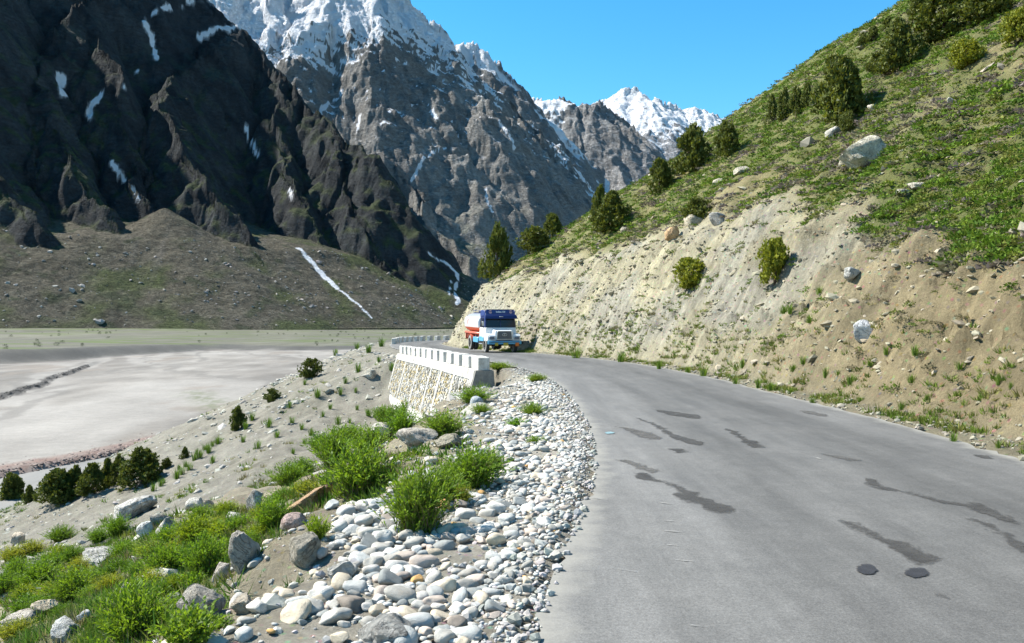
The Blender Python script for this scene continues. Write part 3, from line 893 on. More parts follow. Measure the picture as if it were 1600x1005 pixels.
def rotmats(rz, tx, ty):
    cz, sz = np.cos(rz), np.sin(rz); cx, sx = np.cos(tx), np.sin(tx); cy, sy = np.cos(ty), np.sin(ty)
    n = len(rz); Z = np.zeros(n); O = np.ones(n)
    A = np.stack([cz, -sz, Z, sz, cz, Z, Z, Z, O], -1).reshape(n, 3, 3)
    B = np.stack([O, Z, Z, Z, cx, -sx, Z, sx, cx], -1).reshape(n, 3, 3)
    C = np.stack([cy, Z, sy, Z, O, Z, -sy, Z, cy], -1).reshape(n, 3, 3)
    return A @ B @ C

def scatter(name, variants, P, S, RM, C, mat, smooth=True, jitter_v=0.0):
    """one joined mesh of many copies; P (n,3), S (n,3), RM (n,3,3), C (n,3)"""
    n = len(P); vi = RNG.integers(0, len(variants), n)
    Vs, Fs, Cs = [], [], []; base = 0
    for k, (V, F) in enumerate(variants):
        m = np.nonzero(vi == k)[0]
        if not len(m): continue
        W = np.einsum('nij,vj->nvi', RM[m] * S[m][:, None, :], V) + P[m][:, None, :]
        Vs.append(W.reshape(-1, 3))
        Fs.append((F[None] + (np.arange(len(m)) * len(V))[:, None, None]).reshape(-1, F.shape[1]) + base)
        cc = np.repeat(C[m], len(V), 0)
        if jitter_v:
            cc = cc * (1 + jitter_v * RNG.uniform(-1, 1, (len(cc), 1)))
        Cs.append(cc); base += len(m) * len(V)
    me = mesh_np(name, np.concatenate(Vs), np.concatenate(Fs), mat, np.concatenate(Cs), smooth)
    return link(name, me)

# boulders, each placed where the photograph shows it: base point, width and height in photograph pixels
ROCKS = [
    # px, py, w, h, depth ratio, colour, cuts, flat tilt, label
    (374, 902, 54, 76, 1.0, (0.30, 0.275, 0.235), 10, 0.12, "big grey angular boulder standing at the edge of the green slope"),
    (346, 914, 34, 34, 1.0, (0.32, 0.29, 0.25), 10, 0.2, "small grey wedge of rock leaning under the big grey boulder"),
    (470, 806, 124, 30, 0.6, (0.33, 0.215, 0.125), 9, 0.50, "long orange brown slab of rock tilted below the round bush"),
    (457, 829, 46, 27, 0.9, (0.36, 0.27, 0.24), 3, 0.0, "rounded pinkish boulder at the foot of the orange slab"),
    (531, 905, 52, 27, 0.8, (0.33, 0.32, 0.29), 10, 0.05, "flat topped grey stone with a dark underside among the cobbles"),
    (598, 1012, 112, 46, 0.9, (0.27, 0.262, 0.24), 9, 0.05, "wide flat grey slab lying at the bottom of the cobble bank"),
    (596, 690, 36, 28, 0.9, (0.40, 0.37, 0.32), 5, 0.0, "rounded cream boulder between the green bushes"),
    (650, 699, 64, 26, 0.9, (0.36, 0.33, 0.28), 8, 0.0, "low pale boulder behind the sprawling bush"),
    (702, 701, 56, 24, 0.8, (0.22, 0.20, 0.15), 9, 0.05, "dark weathered slab beside the low pale boulder"),
    (470, 893, 62, 56, 1.0, (0.28, 0.255, 0.205), 7, 0.1, "half buried earthy boulder left of the cobbles"),
    (308, 966, 70, 52, 0.9, (0.28, 0.26, 0.22), 9, 0.15, "grey outcrop above the leafy bush at the bottom edge"),
    (377, 963, 46, 32, 0.9, (0.34, 0.295, 0.23), 5, 0.0, "rounded tan stone on the bare soil"),
    (150, 884, 60, 24, 0.9, (0.34, 0.33, 0.30), 9, 0.05, "pale rock with a dark shaded side in the green slope"),
    (200, 812, 86, 32, 0.8, (0.40, 0.385, 0.35), 8, 0.36, "large pale wedge shaped boulder on the stony slope"),
    (246, 822, 40, 20, 0.9, (0.26, 0.24, 0.20), 9, 0.1, "brown broken rock beside the pale wedge boulder"),
    (302, 798, 33, 21, 0.9, (0.42, 0.40, 0.35), 6, 0.0, "smooth cream boulder in the middle of the green slope"),
    (326, 801, 20, 20, 0.9, (0.32, 0.27, 0.20), 8, 0.0, "small tan rock touching the smooth cream boulder"),
    (396, 799, 40, 34, 0.8, (0.38, 0.36, 0.33), 9, 0.25, "pale tilted boulder up the slope from the orange slab"),
    (226, 841, 32, 27, 0.8, (0.46, 0.45, 0.42), 8, 0.3, "whitish leaning stone, one of a leaning pair"),
    (254, 841, 34, 31, 0.8, (0.41, 0.39, 0.34), 8, 0.3, "cream leaning stone, taller of a leaning pair"),
    (24, 852, 26, 20, 0.9, (0.40, 0.34, 0.26), 6, 0.0, "tan boulder among the rubble near the junipers"),
    (22, 986, 58, 26, 0.9, (0.36, 0.33, 0.28), 6, 0.05, "flat buff rock in the grass at the picture's edge"),
    (68, 962, 52, 22, 0.6, (0.37, 0.32, 0.24), 7, 0.12, "long tan rock half hidden in grass"),
    (198, 936, 28, 26, 0.9, (0.42, 0.36, 0.28), 7, 0.0, "cream angular rock in the line of small stones"),
    (126, 975, 28, 18, 0.9, (0.46, 0.46, 0.44), 5, 0.1, "white stone above the leafy bush"),
    (88, 1003, 60, 34, 0.9, (0.40, 0.40, 0.38), 9, 0.05, "greyish white broken rock at the bottom edge"),
    (743, 636, 19, 16, 0.9, (0.38, 0.41, 0.42), 4, 0.0, "bluish grey boulder in the tuft by the stone wall"),
    (577, 594, 20, 17, 0.9, (0.42, 0.38, 0.31), 5, 0.0, "single cream boulder on the scree beside the stone wall"),
    (1356, 256, 80, 42, 1.0, (0.40, 0.37, 0.29), 7, 0.16, "huge angular pale boulder high on the hillside"),
    (1304, 215, 24, 17, 0.9, (0.38, 0.36, 0.31), 4, 0.3, "upright pale rock below the large juniper"),
    (1356, 533, 36, 30, 0.7, (0.60, 0.58, 0.53), 7, 0.1, "bright white block stuck in the brown bank"),
    (1124, 351, 28, 20, 0.9, (0.30, 0.29, 0.27), 8, 0.0, "grey boulder at the top of the cut bank"),
    (1051, 376, 22, 20, 0.9, (0.36, 0.24, 0.13), 8, 0.1, "orange rock on the rim of the cut bank"),
    (1088, 352, 34, 18, 0.9, (0.36, 0.32, 0.24), 7, 0.1, "tan flat rock beneath the dark shrub on the rim"),
    (1440, 294, 34, 9, 0.8, (0.33, 0.305, 0.25), 8, -0.1, "thin flat slab in the hillside grass"),
    (1335, 440, 26, 18, 0.8, (0.34, 0.335, 0.31), 8, 0.0, "grey block at the lower edge of the hillside grass"),
    (1413, 305, 24, 10, 0.8, (0.38, 0.35, 0.28), 7, 0.0, "low buff stone near the thin flat slab"),
    (1160, 272, 24, 12, 0.8, (0.36, 0.33, 0.26), 7, 0.1, "low buff rock under the skyline junipers"),
    (1365, 174, 16, 10, 0.8, (0.37, 0.34, 0.28), 7, 0.0, "small pale rock behind the large juniper"),
    (1487, 163, 14, 10, 0.8, (0.38, 0.36, 0.31), 6, 0.0, "small pale rock alone on the upper hillside"),
]
for i, (px, py, w, h, dr, colr, cuts, tilt, lab) in enumerate(ROCKS):
    p = hit(px, py)
    if p is None: continue
    s = p[1] / FPX
    V, F = rock_vf(300 + i, 4 if w > 40 else 3, cuts, 0.12 if cuts > 4 else 0.05)
    W, H = (w * s, h * s) if py < 700 else (w * s * 0.86, h * s * 0.86)
    me = mesh_np("boulder", V * np.array((W / 2, W * dr / 2, H * 0.62)), F, m_boulder, None, True)
    me.set_sharp_from_angle(angle=math.radians(38))
    o = link("boulder", me)
    o.color = (*[min(c * 1.65, 0.75) for c in colr], 1)
    o.location = (p[0], p[1] + W * dr * 0.3, p[2] + H * 0.42)
    o.rotation_euler = (random.uniform(-0.08, 0.08), -tilt, random.uniform(-0.25, 0.25))
    tag(o, lab, "boulder")

# the cobble bank along the road
COB_COLS = [((0.36, 0.365, 0.345), "pale blue grey"), ((0.33, 0.315, 0.28), "light grey"), ((0.45, 0.43, 0.39), "whitish"), ((0.385, 0.325, 0.275), "pinkish"),
            ((0.42, 0.36, 0.27), "cream"), ((0.22, 0.23, 0.22), "slate grey"), ((0.40, 0.24, 0.09), "orange brown"), ((0.20, 0.17, 0.14), "dark brown")]
COB_W = [0.26, 0.29, 0.13, 0.09, 0.11, 0.09, 0.012, 0.018]
def zone_w(y):
    return np.interp(y, [2, 4, 5, 7, 9, 12, 15, 18, 22, 25, 27], [0.8, 1.1, 1.45, 2.1, 1.6, 1.5, 1.6, 1.2, 0.75, 0.35, 0.1])
cand = []
NC = 42000
yy = RNG.uniform(2.4, 26.5, NC); dd = RNG.uniform(0.10, 3.3, NC)
lx = np.interp(yy, LP[:, 1], LP[:, 0])
xx = lx - dd
rr = np.clip(RNG.lognormal(math.log(0.026), 0.48, NC), 0.011, 0.072) * np.interp(dd, [0.1, 0.5, 1.2], [0.5, 0.95, 1.08]) * np.interp(yy, [4, 7.5], [1.25, 1.0])
zw = zone_w(yy) * (1 + 0.25 * perlin(xx * 1.1, yy * 1.1, 201))
keepp = np.where(dd < zw, 1.0, 0.10 * np.exp(-(dd - zw) * 1.3)) * np.where(perlin(xx / 0.7, yy / 1.1, 202) > 0.22, 0.10, 1.0)
order = np.argsort(-(rr * RNG.uniform(0.55, 1.0, NC)))
cells = {}; chosen = []
for i in order:
    if RNG.random() > keepp[i]: continue
    x, y, r = xx[i], yy[i], rr[i]
    ci, cj = int(math.floor(x / 0.22)), int(math.floor(y / 0.22)); ok = True
    for a in (-1, 0, 1):
        for b in (-1, 0, 1):
            for (qx, qy, qr) in cells.get((ci + a, cj + b), ()):
                if (qx - x) ** 2 + (qy - y) ** 2 < (0.76 * (qr + r)) ** 2:
                    ok = False; break
            if not ok: break
        if not ok: break
    if ok:
        cells.setdefault((ci, cj), []).append((x, y, r)); chosen.append(i)
chosen = np.array(chosen)
X, Y_, R_ = xx[chosen], yy[chosen], rr[chosen]
Zc = G(X, Y_) + R_ * RNG.uniform(-0.08, 0.36, len(R_)) + 0.03 * np.clip(perlin(X / 0.5, Y_ / 0.5, 203), 0, 1)
ci = RNG.choice(len(COB_COLS), len(R_), p=np.array(COB_W) / sum(COB_W))
colj = 1.02 + 0.22 * RNG.uniform(-1, 1, len(R_))
vis = (np.abs(X / Y_) < 0.70) & (Y_ > 3.6)
rank = np.argsort(-(R_ / Y_) * vis)
big = rank[:290]; rest = rank[290:]
R_tiny = R_ < 0.024
cv_hi = [cobble_vf(500 + k, 3) for k in range(11)] + [(lambda q: (q[0] * np.array((0.95, 0.75, 0.5)), q[1]))(rock_vf(515 + k, 3, 6, 0.07)) for k in range(5)]
cme = []
for k, (V, F) in enumerate(cv_hi):
    me = mesh_np("cobble", V, F, m_cobble)
    ex = V.max(0) - V.min(0); me["shape_word"] = "angular" if k >= 11 else "flattish" if ex[2] / ex[0] < 0.56 else "oblong" if ex[1] / ex[0] < 0.76 else "rounded"
    cme.append(me)
for i in big:
    o = bpy.data.objects.new("cobble", cme[random.randrange(len(cme))])
    COL.objects.link(o)
    r = float(R_[i])
    o.location = (float(X[i]), float(Y_[i]), float(Zc[i])); o.scale = (r * 1.18, r * 1.18, r * 1.18)
    o.rotation_euler = (random.uniform(-0.35, 0.35), random.uniform(-0.35, 0.35), random.uniform(0, 6.28))
    cc, nm = COB_COLS[ci[i]]
    o.color = (*[c * 1.12 * float(colj[i]) for c in cc], 1)
    size = "large" if r > 0.060 else ("middling" if r > 0.045 else "small")
    shp = o.data["shape_word"]
    y_ = float(Y_[i]); d_ = float(np.interp(y_, LP[:, 1], LP[:, 0])) - float(X[i])
    where = "at the bank's bottom end" if y_ < 4.6 else "in the lower bank" if y_ < 6.0 else "beside the tall bush" if y_ < 8.5 else "in the upper bank"
    side = "close to the asphalt" if d_ < 0.5 else "in the middle" if d_ < 1.1 else "on the outer side"
    tag(o, "%s %s %s cobble %s, %s" % (size, shp, nm, where, side), "cobble", "cobbles of the roadside bank")
n = len(rest)
cvar = [cobble_vf(540 + k, 2) for k in range(7)] + [(lambda q: (q[0] * np.array((0.95, 0.75, 0.5)), q[1]))(rock_vf(548 + k, 2, 6, 0.10)) for k in range(4)]
CC = np.array([c for c, _ in COB_COLS])
def cob(nm, idx, var):
    n = len(idx)
    return scatter(nm, var, np.stack([X, Y_, Zc], -1)[idx], np.repeat((R_[idx] * 1.15)[:, None], 3, 1), rotmats(RNG.uniform(0, 6.28, n), RNG.uniform(-.4, .4, n), RNG.uniform(-.4, .4, n)), CC[ci[idx]] * colj[idx][:, None] * 1.12, m_scatter)
o = cob("pebbles", rest[R_tiny[rest]], [cobble_vf(550 + k, 1) for k in range(6)])
tag(o, "small pale pebbles wedged between the roadside cobbles", "pebbles", kind="stuff")
o = cob("cobbles", rest[~R_tiny[rest]], cvar)
tag(o, "countless smaller pale cobbles filling the bank beside the road", "cobbles", kind="stuff")
# gravel between and along the road's rims
n = 6500
yy = 2.4 + 26 * RNG.random(n) ** 1.5; dd = np.where(RNG.random(n) < 0.5, RNG.uniform(-0.04, 0.45, n), RNG.uniform(0.1, 2.9, n))
xg = np.interp(yy, LP[:, 1], LP[:, 0]) - dd
rg = np.clip(RNG.lognormal(math.log(0.014), 0.5, n), 0.006, 0.045)
zg = np.where(dd < 0.05, 0.002, G(xg, yy)) + rg * 0.3
n2 = 1100
y2 = 4 + 50 * RNG.random(n2) ** 1.3; d2 = RNG.normal(0.35, 0.3, n2); 
x2 = np.interp(y2, RP[:, 1], RP[:, 0]) + np.abs(d2)
r2 = np.clip(RNG.lognormal(math.log(0.022), 0.5, n2), 0.008, 0.09)
z2 = G(x2, y2) + r2 * 0.3
xa, ya, za, ra_ = np.concatenate([xg, x2]), np.concatenate([yy, y2]), np.concatenate([zg, z2]), np.concatenate([rg, r2])
n = len(xa)
rv = [rock_vf(560 + k, 1, 5, 0.2, 0.7) for k in range(6)]
colg = np.where(np.arange(n)[:, None] < len(xg), np.array((0.33, 0.32, 0.295)), np.array((0.25, 0.23, 0.18))) * (1 + 0.28 * RNG.uniform(-1, 1, (n, 1))) * (1 + 0.05 * RNG.uniform(-1, 1, (n, 3)))
o = scatter("gravel", rv[:3], np.stack([xa, ya, za], -1), np.repeat(ra_[:, None], 3, 1), rotmats(RNG.uniform(0, 6.28, n), RNG.uniform(-.5, .5, n), RNG.uniform(-.5, .5, n)), colg, m_scatter, False)
tag(o, "fine grey gravel along both edges of the asphalt", "gravel", kind="stuff")

# rubble on the embankment, stones in the cut bank and on the hillside, red stones of the river bar, talus blocks
def stones(name, label, x, y, z, r, base, cvar_, flat=0.75, hue=0.04, sink=0.25, sub=rv, cat="stones"):
    n = len(x)
    S = r[:, None] * np.stack([RNG.uniform(0.8, 1.5, n), RNG.uniform(0.7, 1.1, n), RNG.uniform(0.5, 0.95, n) * flat / 0.75], -1)
    C = np.array(base) * (1 + cvar_ * RNG.uniform(-1, 1, (n, 1))) * (1 + hue * RNG.uniform(-1, 1, (n, 3)))
    o = scatter(name, sub, np.stack([x, y, z - sink * r * 0.2], -1), S, rotmats(RNG.uniform(0, 6.28, n), RNG.uniform(-.5, .5, n), RNG.uniform(-.5, .5, n)), C, m_scatter, False)
    tag(o, label, cat, kind="stuff")
    return o
n = 9000
y = 3.5 + 86 * RNG.random(n) ** 0.9; tt = RNG.random(n)
x = lerp(np.interp(y, LP[:, 1], LP[:, 0]) - 1.6, np.interp(y, TP[:, 1], TP[:, 0]), tt ** 1.1)
g = ground_full(x, y)
dens = 0.25 + 0.9 * sst(-0.1, 0.5, fbm(x / 5, y / 5, 3, 211)) + 0.9 * np.exp(-((x + 0.62 * y - 2 + 8) / 7.0) ** 2) * (y > 10)
m = RNG.random(n) < dens * 0.8
x, y, z = x[m], y[m], g["z"][m]
r = np.clip(RNG.lognormal(math.log(0.068), 0.62, len(x)), 0.03, 0.40) * np.interp(y, [4, 12, 24, 34, 90], [0.75, 1.0, 1.2, 0.85, 1.3])
stones("rubble", "loose pale rubble strewn down the embankment", x, y, z, r, (0.33, 0.315, 0.275), 0.28, cat="rubble")

n = 7500
y = RNG.uniform(7, 84, n); d = 0.1 + np.abs(RNG.normal(0, 5.2, n))
lr = np.interp(y, RP[:, 1], RP[:, 0])
x = lr + d * np.interp(y, [10, 35, 50, 80], [1.0, 1.02, 1.06, 1.1])
g = ground_full(x, y); m = (g["dR"] > 0.15) & (RNG.random(n) < 0.35 + 0.65 * g["cut"])
x, y, z = x[m], y[m], g["z"][m]
r = np.clip(RNG.lognormal(math.log(0.038), 0.58, len(x)), 0.015, 0.14) * np.interp(y, [8, 30, 80], [0.9, 1.25, 1.8])
stones("bank_stones", "small stones sticking out of the cut bank above the road", x, y, z, r, (0.255, 0.228, 0.165), 0.3, cat="stones")
n = 420
x = RNG.uniform(5, 60, n); y = RNG.uniform(12, 90, n); g = ground_full(x, y); m = g["veg"] > 0.6
x, y, z = x[m], y[m], g["z"][m]
r = np.clip(RNG.lognormal(math.log(0.13), 0.6, len(x)), 0.05, 0.6)
stones("hillside_stones", "pale stones lying in the hillside scrub", x, y, z, r, (0.30, 0.27, 0.205), 0.25, cat="stones")

n = 3400
k = RNG.random(n); yb = lerp(48, 112, k); 
cxx = np.interp(yb, CH[4:, 1], CH[4:, 0]); wb = np.interp(yb, CH[4:, 1], CH[4:, 2])
xb = cxx - wb - 0.2 - np.abs(RNG.normal(0, 1, n)) * np.interp(yb, [48, 70, 110], [3.6, 1.9, 1.3])
zb = valley(xb, yb)[0]
rb = np.clip(RNG.lognormal(math.log(0.11), 0.45, n), 0.05, 0.36)
stones("river_bar_stones", "reddish stones heaped along the river bar", xb, yb, zb - 0.4 * rb, rb, (0.19, 0.145, 0.125), 0.5, cat="stones")
n = 1500
s_ = RNG.random(n); ip = s_ * (len(LEDGE) - 1); lp = np.array(LEDGE)
xl = np.interp(ip, np.arange(len(lp)), lp[:, 0]) + RNG.normal(0, 0.3, n); yl = np.interp(ip, np.arange(len(lp)), lp[:, 1]) + RNG.normal(0, 0.3, n)
stones("ledge_stones", "dark stones along the cut edge in the sand flats", xl, yl, valley(xl, yl)[0], np.clip(RNG.lognormal(math.log(0.085), 0.4, n), 0.04, 0.22), (0.10, 0.09, 0.08), 0.3, cat="stones")
n = 9000
a = np.radians(RNG.uniform(-40, -2, n)); rr_ = RNG.uniform(740, 1600, n)
xt, yt = rr_ * np.sin(a), rr_ * np.cos(a); zt = talus_h(xt, yt)
m = (zt > -3) & (zt < 110) & (RNG.random(n) < 0.25 + 0.75 * sst(0.1, 0.6, fbm(xt / 90, yt / 90, 3, 213)))
xt, yt, zt = xt[m], yt[m], zt[m]
rt = np.clip(RNG.lognormal(math.log(1.1), 0.5, len(xt)), 0.5, 4.5)
tv = [rock_vf(580 + k, 1, 5, 0.2) for k in range(2)]
stones("talus_blocks", "grey fallen blocks strewn over the talus fans", xt, yt, zt, rt, (0.23, 0.21, 0.19), 0.35, sub=tv, cat="blocks")

# ------------------------------------------------------------------ plants
def leaf_mat(name, a, b, trans=0.35, objcol=True, rough=0.6):
    t = NT(name)
    t.t.nodes.remove(t.b)
    oi = t.n("ShaderNodeObjectInfo")
    geo = t.n("ShaderNodeNewGeometry")
    rnd = geo.outputs["Random Per Island"]
    c = t.ramp(rnd, [(0.0, a), (0.6, b), (1.0, tuple(min(1, x * 1.25) for x in b))])
    if objcol:
        c = t.mix(1.0, c, oi.outputs["Color"], 'MULTIPLY')
    d = t.n("ShaderNodeBsdfPrincipled"); t.set(d.inputs["Base Color"], c); d.inputs["Roughness"].default_value = rough; d.inputs["Specular IOR Level"].default_value = 0.25
    tr = t.n("ShaderNodeBsdfTranslucent"); t.set(tr.inputs["Color"], t.mix(1.0, c, (1.25, 1.15, 0.55), 'MULTIPLY'))
    mx = t.n("ShaderNodeMixShader"); mx.inputs[0].default_value = trans
    t.t.links.new(d.outputs[0], mx.inputs[1]); t.t.links.new(tr.outputs[0], mx.inputs[2]); t.t.links.new(mx.outputs[0], t.out.inputs[0])
    return t.m
def leaf_mat_v(name, trans=0.3):
    t = NT(name)
    t.t.nodes.remove(t.b)
    rnd = t.n("ShaderNodeNewGeometry").outputs["Random Per Island"]
    c = t.mix(1.0, t.attr("col"), t.ramp(rnd, [(0.0, 0.62), (1.0, 1.35)]), 'MULTIPLY')
    d = t.n("ShaderNodeBsdfPrincipled"); t.set(d.inputs["Base Color"], c); d.inputs["Roughness"].default_value = 0.7; d.inputs["Specular IOR Level"].default_value = 0.2
    tr = t.n("ShaderNodeBsdfTranslucent"); t.set(tr.inputs["Color"], c)
    mx = t.n("ShaderNodeMixShader"); mx.inputs[0].default_value = trans
    t.t.links.new(d.outputs[0], mx.inputs[1]); t.t.links.new(tr.outputs[0], mx.inputs[2]); t.t.links.new(mx.outputs[0], t.out.inputs[0])
    return t.m
m_juniper = leaf_mat("juniper_needles", (0.046, 0.066, 0.013), (0.110, 0.130, 0.024), 0.28)
m_bush = leaf_mat("willow_leaves", (0.068, 0.130, 0.012), (0.150, 0.250, 0.024), 0.45)
m_tuft = leaf_mat("grass_blades", (0.060, 0.120, 0.018), (0.120, 0.205, 0.035), 0.35)
m_grassv = leaf_mat_v("ground_cover")
m_wood = plain("juniper_bark", (0.09, 0.065, 0.045), 0.9, 0.3, 9, bump=0.6)
m_stem = plain("dry_stems", (0.17, 0.12, 0.07), 0.9, 0.25, 9)

def tri_cloud(C, N, size, rnd, spread=0.9):
    """small leaf triangles at centres C, facing roughly along N"""
    n = len(C)
    a = rnd.normal(0, 1, (n, 3)); d = N * 0.6 + a * spread; d /= np.linalg.norm(d, axis=1)[:, None] + 1e-9
    b = np.cross(d, rnd.normal(0, 1, (n, 3))); b /= np.linalg.norm(b, axis=1)[:, None] + 1e-9
    s = (size * rnd.uniform(0.6, 1.4, n))[:, None]
    V = np.stack([C - b * s * 0.38, C + b * s * 0.38, C + d * s], 1).reshape(-1, 3)
    return V, np.arange(3 * n).reshape(n, 3)

def crown_vf(seed, kind, nsp=520, per=9):
    """juniper crown of unit height and unit width: sprays of small needles clumped on short branchlets"""
    rnd = np.random.default_rng(seed)
    nl = 38
    Cs, Ns = [], []
    # lobes: uneven boughs around the axis
    for k in range(nl):
        h = rnd.uniform(0.03, 0.97) ** (1.15 if kind == 'cone' else 0.9)
        if kind == 'cone': env = 0.50 * (1 - h) ** 0.72 + 0.03
        elif kind == 'bush': env = 0.5 * math.sqrt(max(1 - (max(h - 0.35, 0) / 0.68) ** 2, 0.02)) * (0.75 + 0.25 * min(h / 0.3, 1))
        else: env = 0.5 * (1 - h * 0.55) * math.sqrt(max(1 - h ** 4, 0.02))
        a = rnd.uniform(0, 6.283); q = env * rnd.uniform(0.25, 0.92)
        c = np.array((math.cos(a) * q, math.sin(a) * q, h * 0.9 + 0.04))
        rr = env * rnd.uniform(0.22, 0.46) + 0.022
        m = max(int(nsp / nl * rnd.uniform(0.6, 1.4)), 6)
        d = rnd.normal(0, 1, (m, 3)); d /= np.linalg.norm(d, axis=1)[:, None]
        p = c + d * (rr * rnd.uniform(0.55, 1.08, m)[:, None]) * np.array((1, 1, 1.05))
        out = p - np.array((0, 0, p[:, 2].mean() * 0.6)); out[:, 2] += 0.35
        out /= np.linalg.norm(out, axis=1)[:, None] + 1e-9
        Cs.append(p); Ns.append(out)
    C = np.concatenate(Cs); N = np.concatenate(Ns)
    C = np.repeat(C, per, 0) + rnd.normal(0, 0.020, (len(C) * per, 3)); N = np.repeat(N, per, 0)
    N = N + np.array((0, 0, 0.35))
    C[:, 2] = np.clip(C[:, 2], 0.0, None)
    return tri_cloud(C, N, 0.062, rnd, 0.55)

def trunk_vf(seed, h=0.8, r=0.045):
    rnd = random.Random(seed); V = []; nseg = 6; k = 7
    for i in range(nseg + 1):
        q = i / nseg
        ox = 0.03 * math.sin(q * 5 + seed); oy = 0.03 * math.cos(q * 4 + seed)
        rr = r * (1 - q) ** 0.8 + 0.004
        for j in range(k):
            a = j / k * 2 * math.pi
            V.append((ox + rr * math.cos(a), oy + rr * math.sin(a), -0.06 + q * h))
    F = []
    for i in range(nseg):
        for j in range(k):
            F.append((i * k + j, i * k + (j + 1) % k, (i + 1) * k + (j + 1) % k, (i + 1) * k + j))
    # three limbs
    for b in range(4):
        a = rnd.uniform(0, 6.28); z0 = rnd.uniform(0.1, 0.45); o = len(V)
        for i in range(4):
            q = i / 3; rr = r * 0.4 * (1 - q) + 0.003
            cx, cy, cz = math.cos(a) * 0.32 * q, math.sin(a) * 0.32 * q, z0 + 0.22 * q
            for j in range(5):
                e = j / 5 * 6.283
                V.append((cx + rr * math.cos(e) * math.sin(a), cy - rr * math.cos(e) * math.cos(a), cz + rr * math.sin(e)))
        for i in range(3):
            for j in range(5):
                F.append((o + i * 5 + j, o + i * 5 + (j + 1) % 5, o + (i + 1) * 5 + (j + 1) % 5, o + (i + 1) * 5 + j))
    return np.array(V), np.array(F)

CROWN = {}
for kind, ns in (("cone", 800), ("bush", 760), ("round", 900)):
    CROWN[kind] = [mesh_np("crown", *crown_vf(600 + i * 7 + len(kind), kind, ns), m_juniper, None, False) for i in range(3)]
TRUNK = [mesh_np("trunk", *trunk_vf(k), m_wood) for k in range(3)]

def place(px, py, step=2.0, tries=14):
    for k in range(tries):
        p = hit(px, py + k * step)
        if p is not None and p[1] < 150: return p
    return None

def juniper(px, py, w, h, kind, label, group, tint=(1, 1, 1), i=[0]):
    p = place(px, py)
    if p is None: return
    i[0] += 1
    s = p[1] / FPX
    e = bpy.data.objects.new("juniper_tree" if kind != "bush" else "juniper_shrub", None); COL.objects.link(e)
    e.empty_display_size = 0.2
    e.location = (p[0], p[1] + 0.15 * w * s, p[2] - 0.03)
    e.rotation_euler = (0, 0, random.uniform(0, 6.28))
    tag(e, label, "tree" if kind != "bush" else "shrub", group)
    c = bpy.data.objects.new("crown", CROWN[kind][i[0] % 3]); COL.objects.link(c); c.parent = e
    c.scale = (w * s * 1.04, w * s * 1.04, h * s * 1.06); c.color = (*tint, 1)
    tr = bpy.data.objects.new("trunk", TRUNK[i[0] % 3]); COL.objects.link(tr); tr.parent = e
    tr.scale = (w * s, w * s, h * s)

GH = "junipers scattered along the hillside"
GT = "junipers in a row at the foot of the embankment"
for a in [
    (778, 421, 48, 84, "cone", "conical juniper at the very tip of the spur above the tanker"),
    (834, 397, 46, 40, "bush", "rounded juniper next to the conical one on the spur"),
    (863, 374, 36, 40, "round", "darker bushy juniper uphill of the rounded one on the spur"),
    (938, 346, 30, 56, "cone", "slender pointed juniper standing behind a broader one"),
    (958, 360, 62, 60, "round", "broad juniper in front of the slender pointed one"),
    (1032, 302, 42, 54, "round", "medium juniper on the rim where the slope steepens"),
    (1083, 272, 60, 78, "cone", "tall dark juniper against the white far peak"),
    (1137, 245, 44, 58, "cone", "conical juniper on the skyline right beside the tall dark one"),
    (1090, 347, 44, 38, "bush", "low green shrub on the rim above the tan flat rock"),
    (1083, 450, 52, 44, "bush", "yellowish shrub growing out of the middle of the cut bank"),
    (1214, 442, 48, 64, "bush", "straggly yellow green shrub on the bank below the grass"),
    (1208, 192, 22, 44, "cone", "first slim juniper of the skyline clump before the large juniper"),
    (1226, 187, 26, 50, "cone", "tallest slim juniper of the skyline clump"),
    (1246, 182, 30, 46, "round", "bushy juniper in the middle of the skyline clump"),
    (1262, 172, 22, 40, "cone", "slim juniper of the skyline clump touching the large juniper"),
    (1314, 192, 92, 106, "round", "largest juniper on the hillside above the huge boulder"),
    (1408, 108, 66, 78, "round", "full dark juniper up the slope from the largest one"),
    (1374, 116, 34, 34, "bush", "small juniper tucked beside the full dark one"),
    (1482, 60, 84, 66, "bush", "wide spreading juniper near the top of the hillside"),
    (1440, 22, 36, 42, "round", "dark juniper cut by the picture's upper edge"),
    (1548, 34, 76, 58, "bush", "spreading juniper high up by the top corner"),
    (1514, 102, 46, 40, "bush", "low yellow green shrub under the wide juniper"),
    (1350, 76, 20, 26, "cone", "tiny pointed juniper on the ridge behind the largest one"),
    (1366, 66, 20, 26, "round", "tiny dark juniper next on the ridge"),
    (1388, 48, 20, 24, "cone", "tiny juniper higher on the ridge line"),
    (1592, 72, 44, 56, "bush", "olive juniper cut by the picture's side edge"),
    (1328, 208, 24, 34, "bush", "small bright juniper growing over the upright pale rock"),
]:
    juniper(*a, GH, (1.9, 1.75, 0.9) if "yellow" in a[5] or "olive" in a[5] else (1, 1, 1))
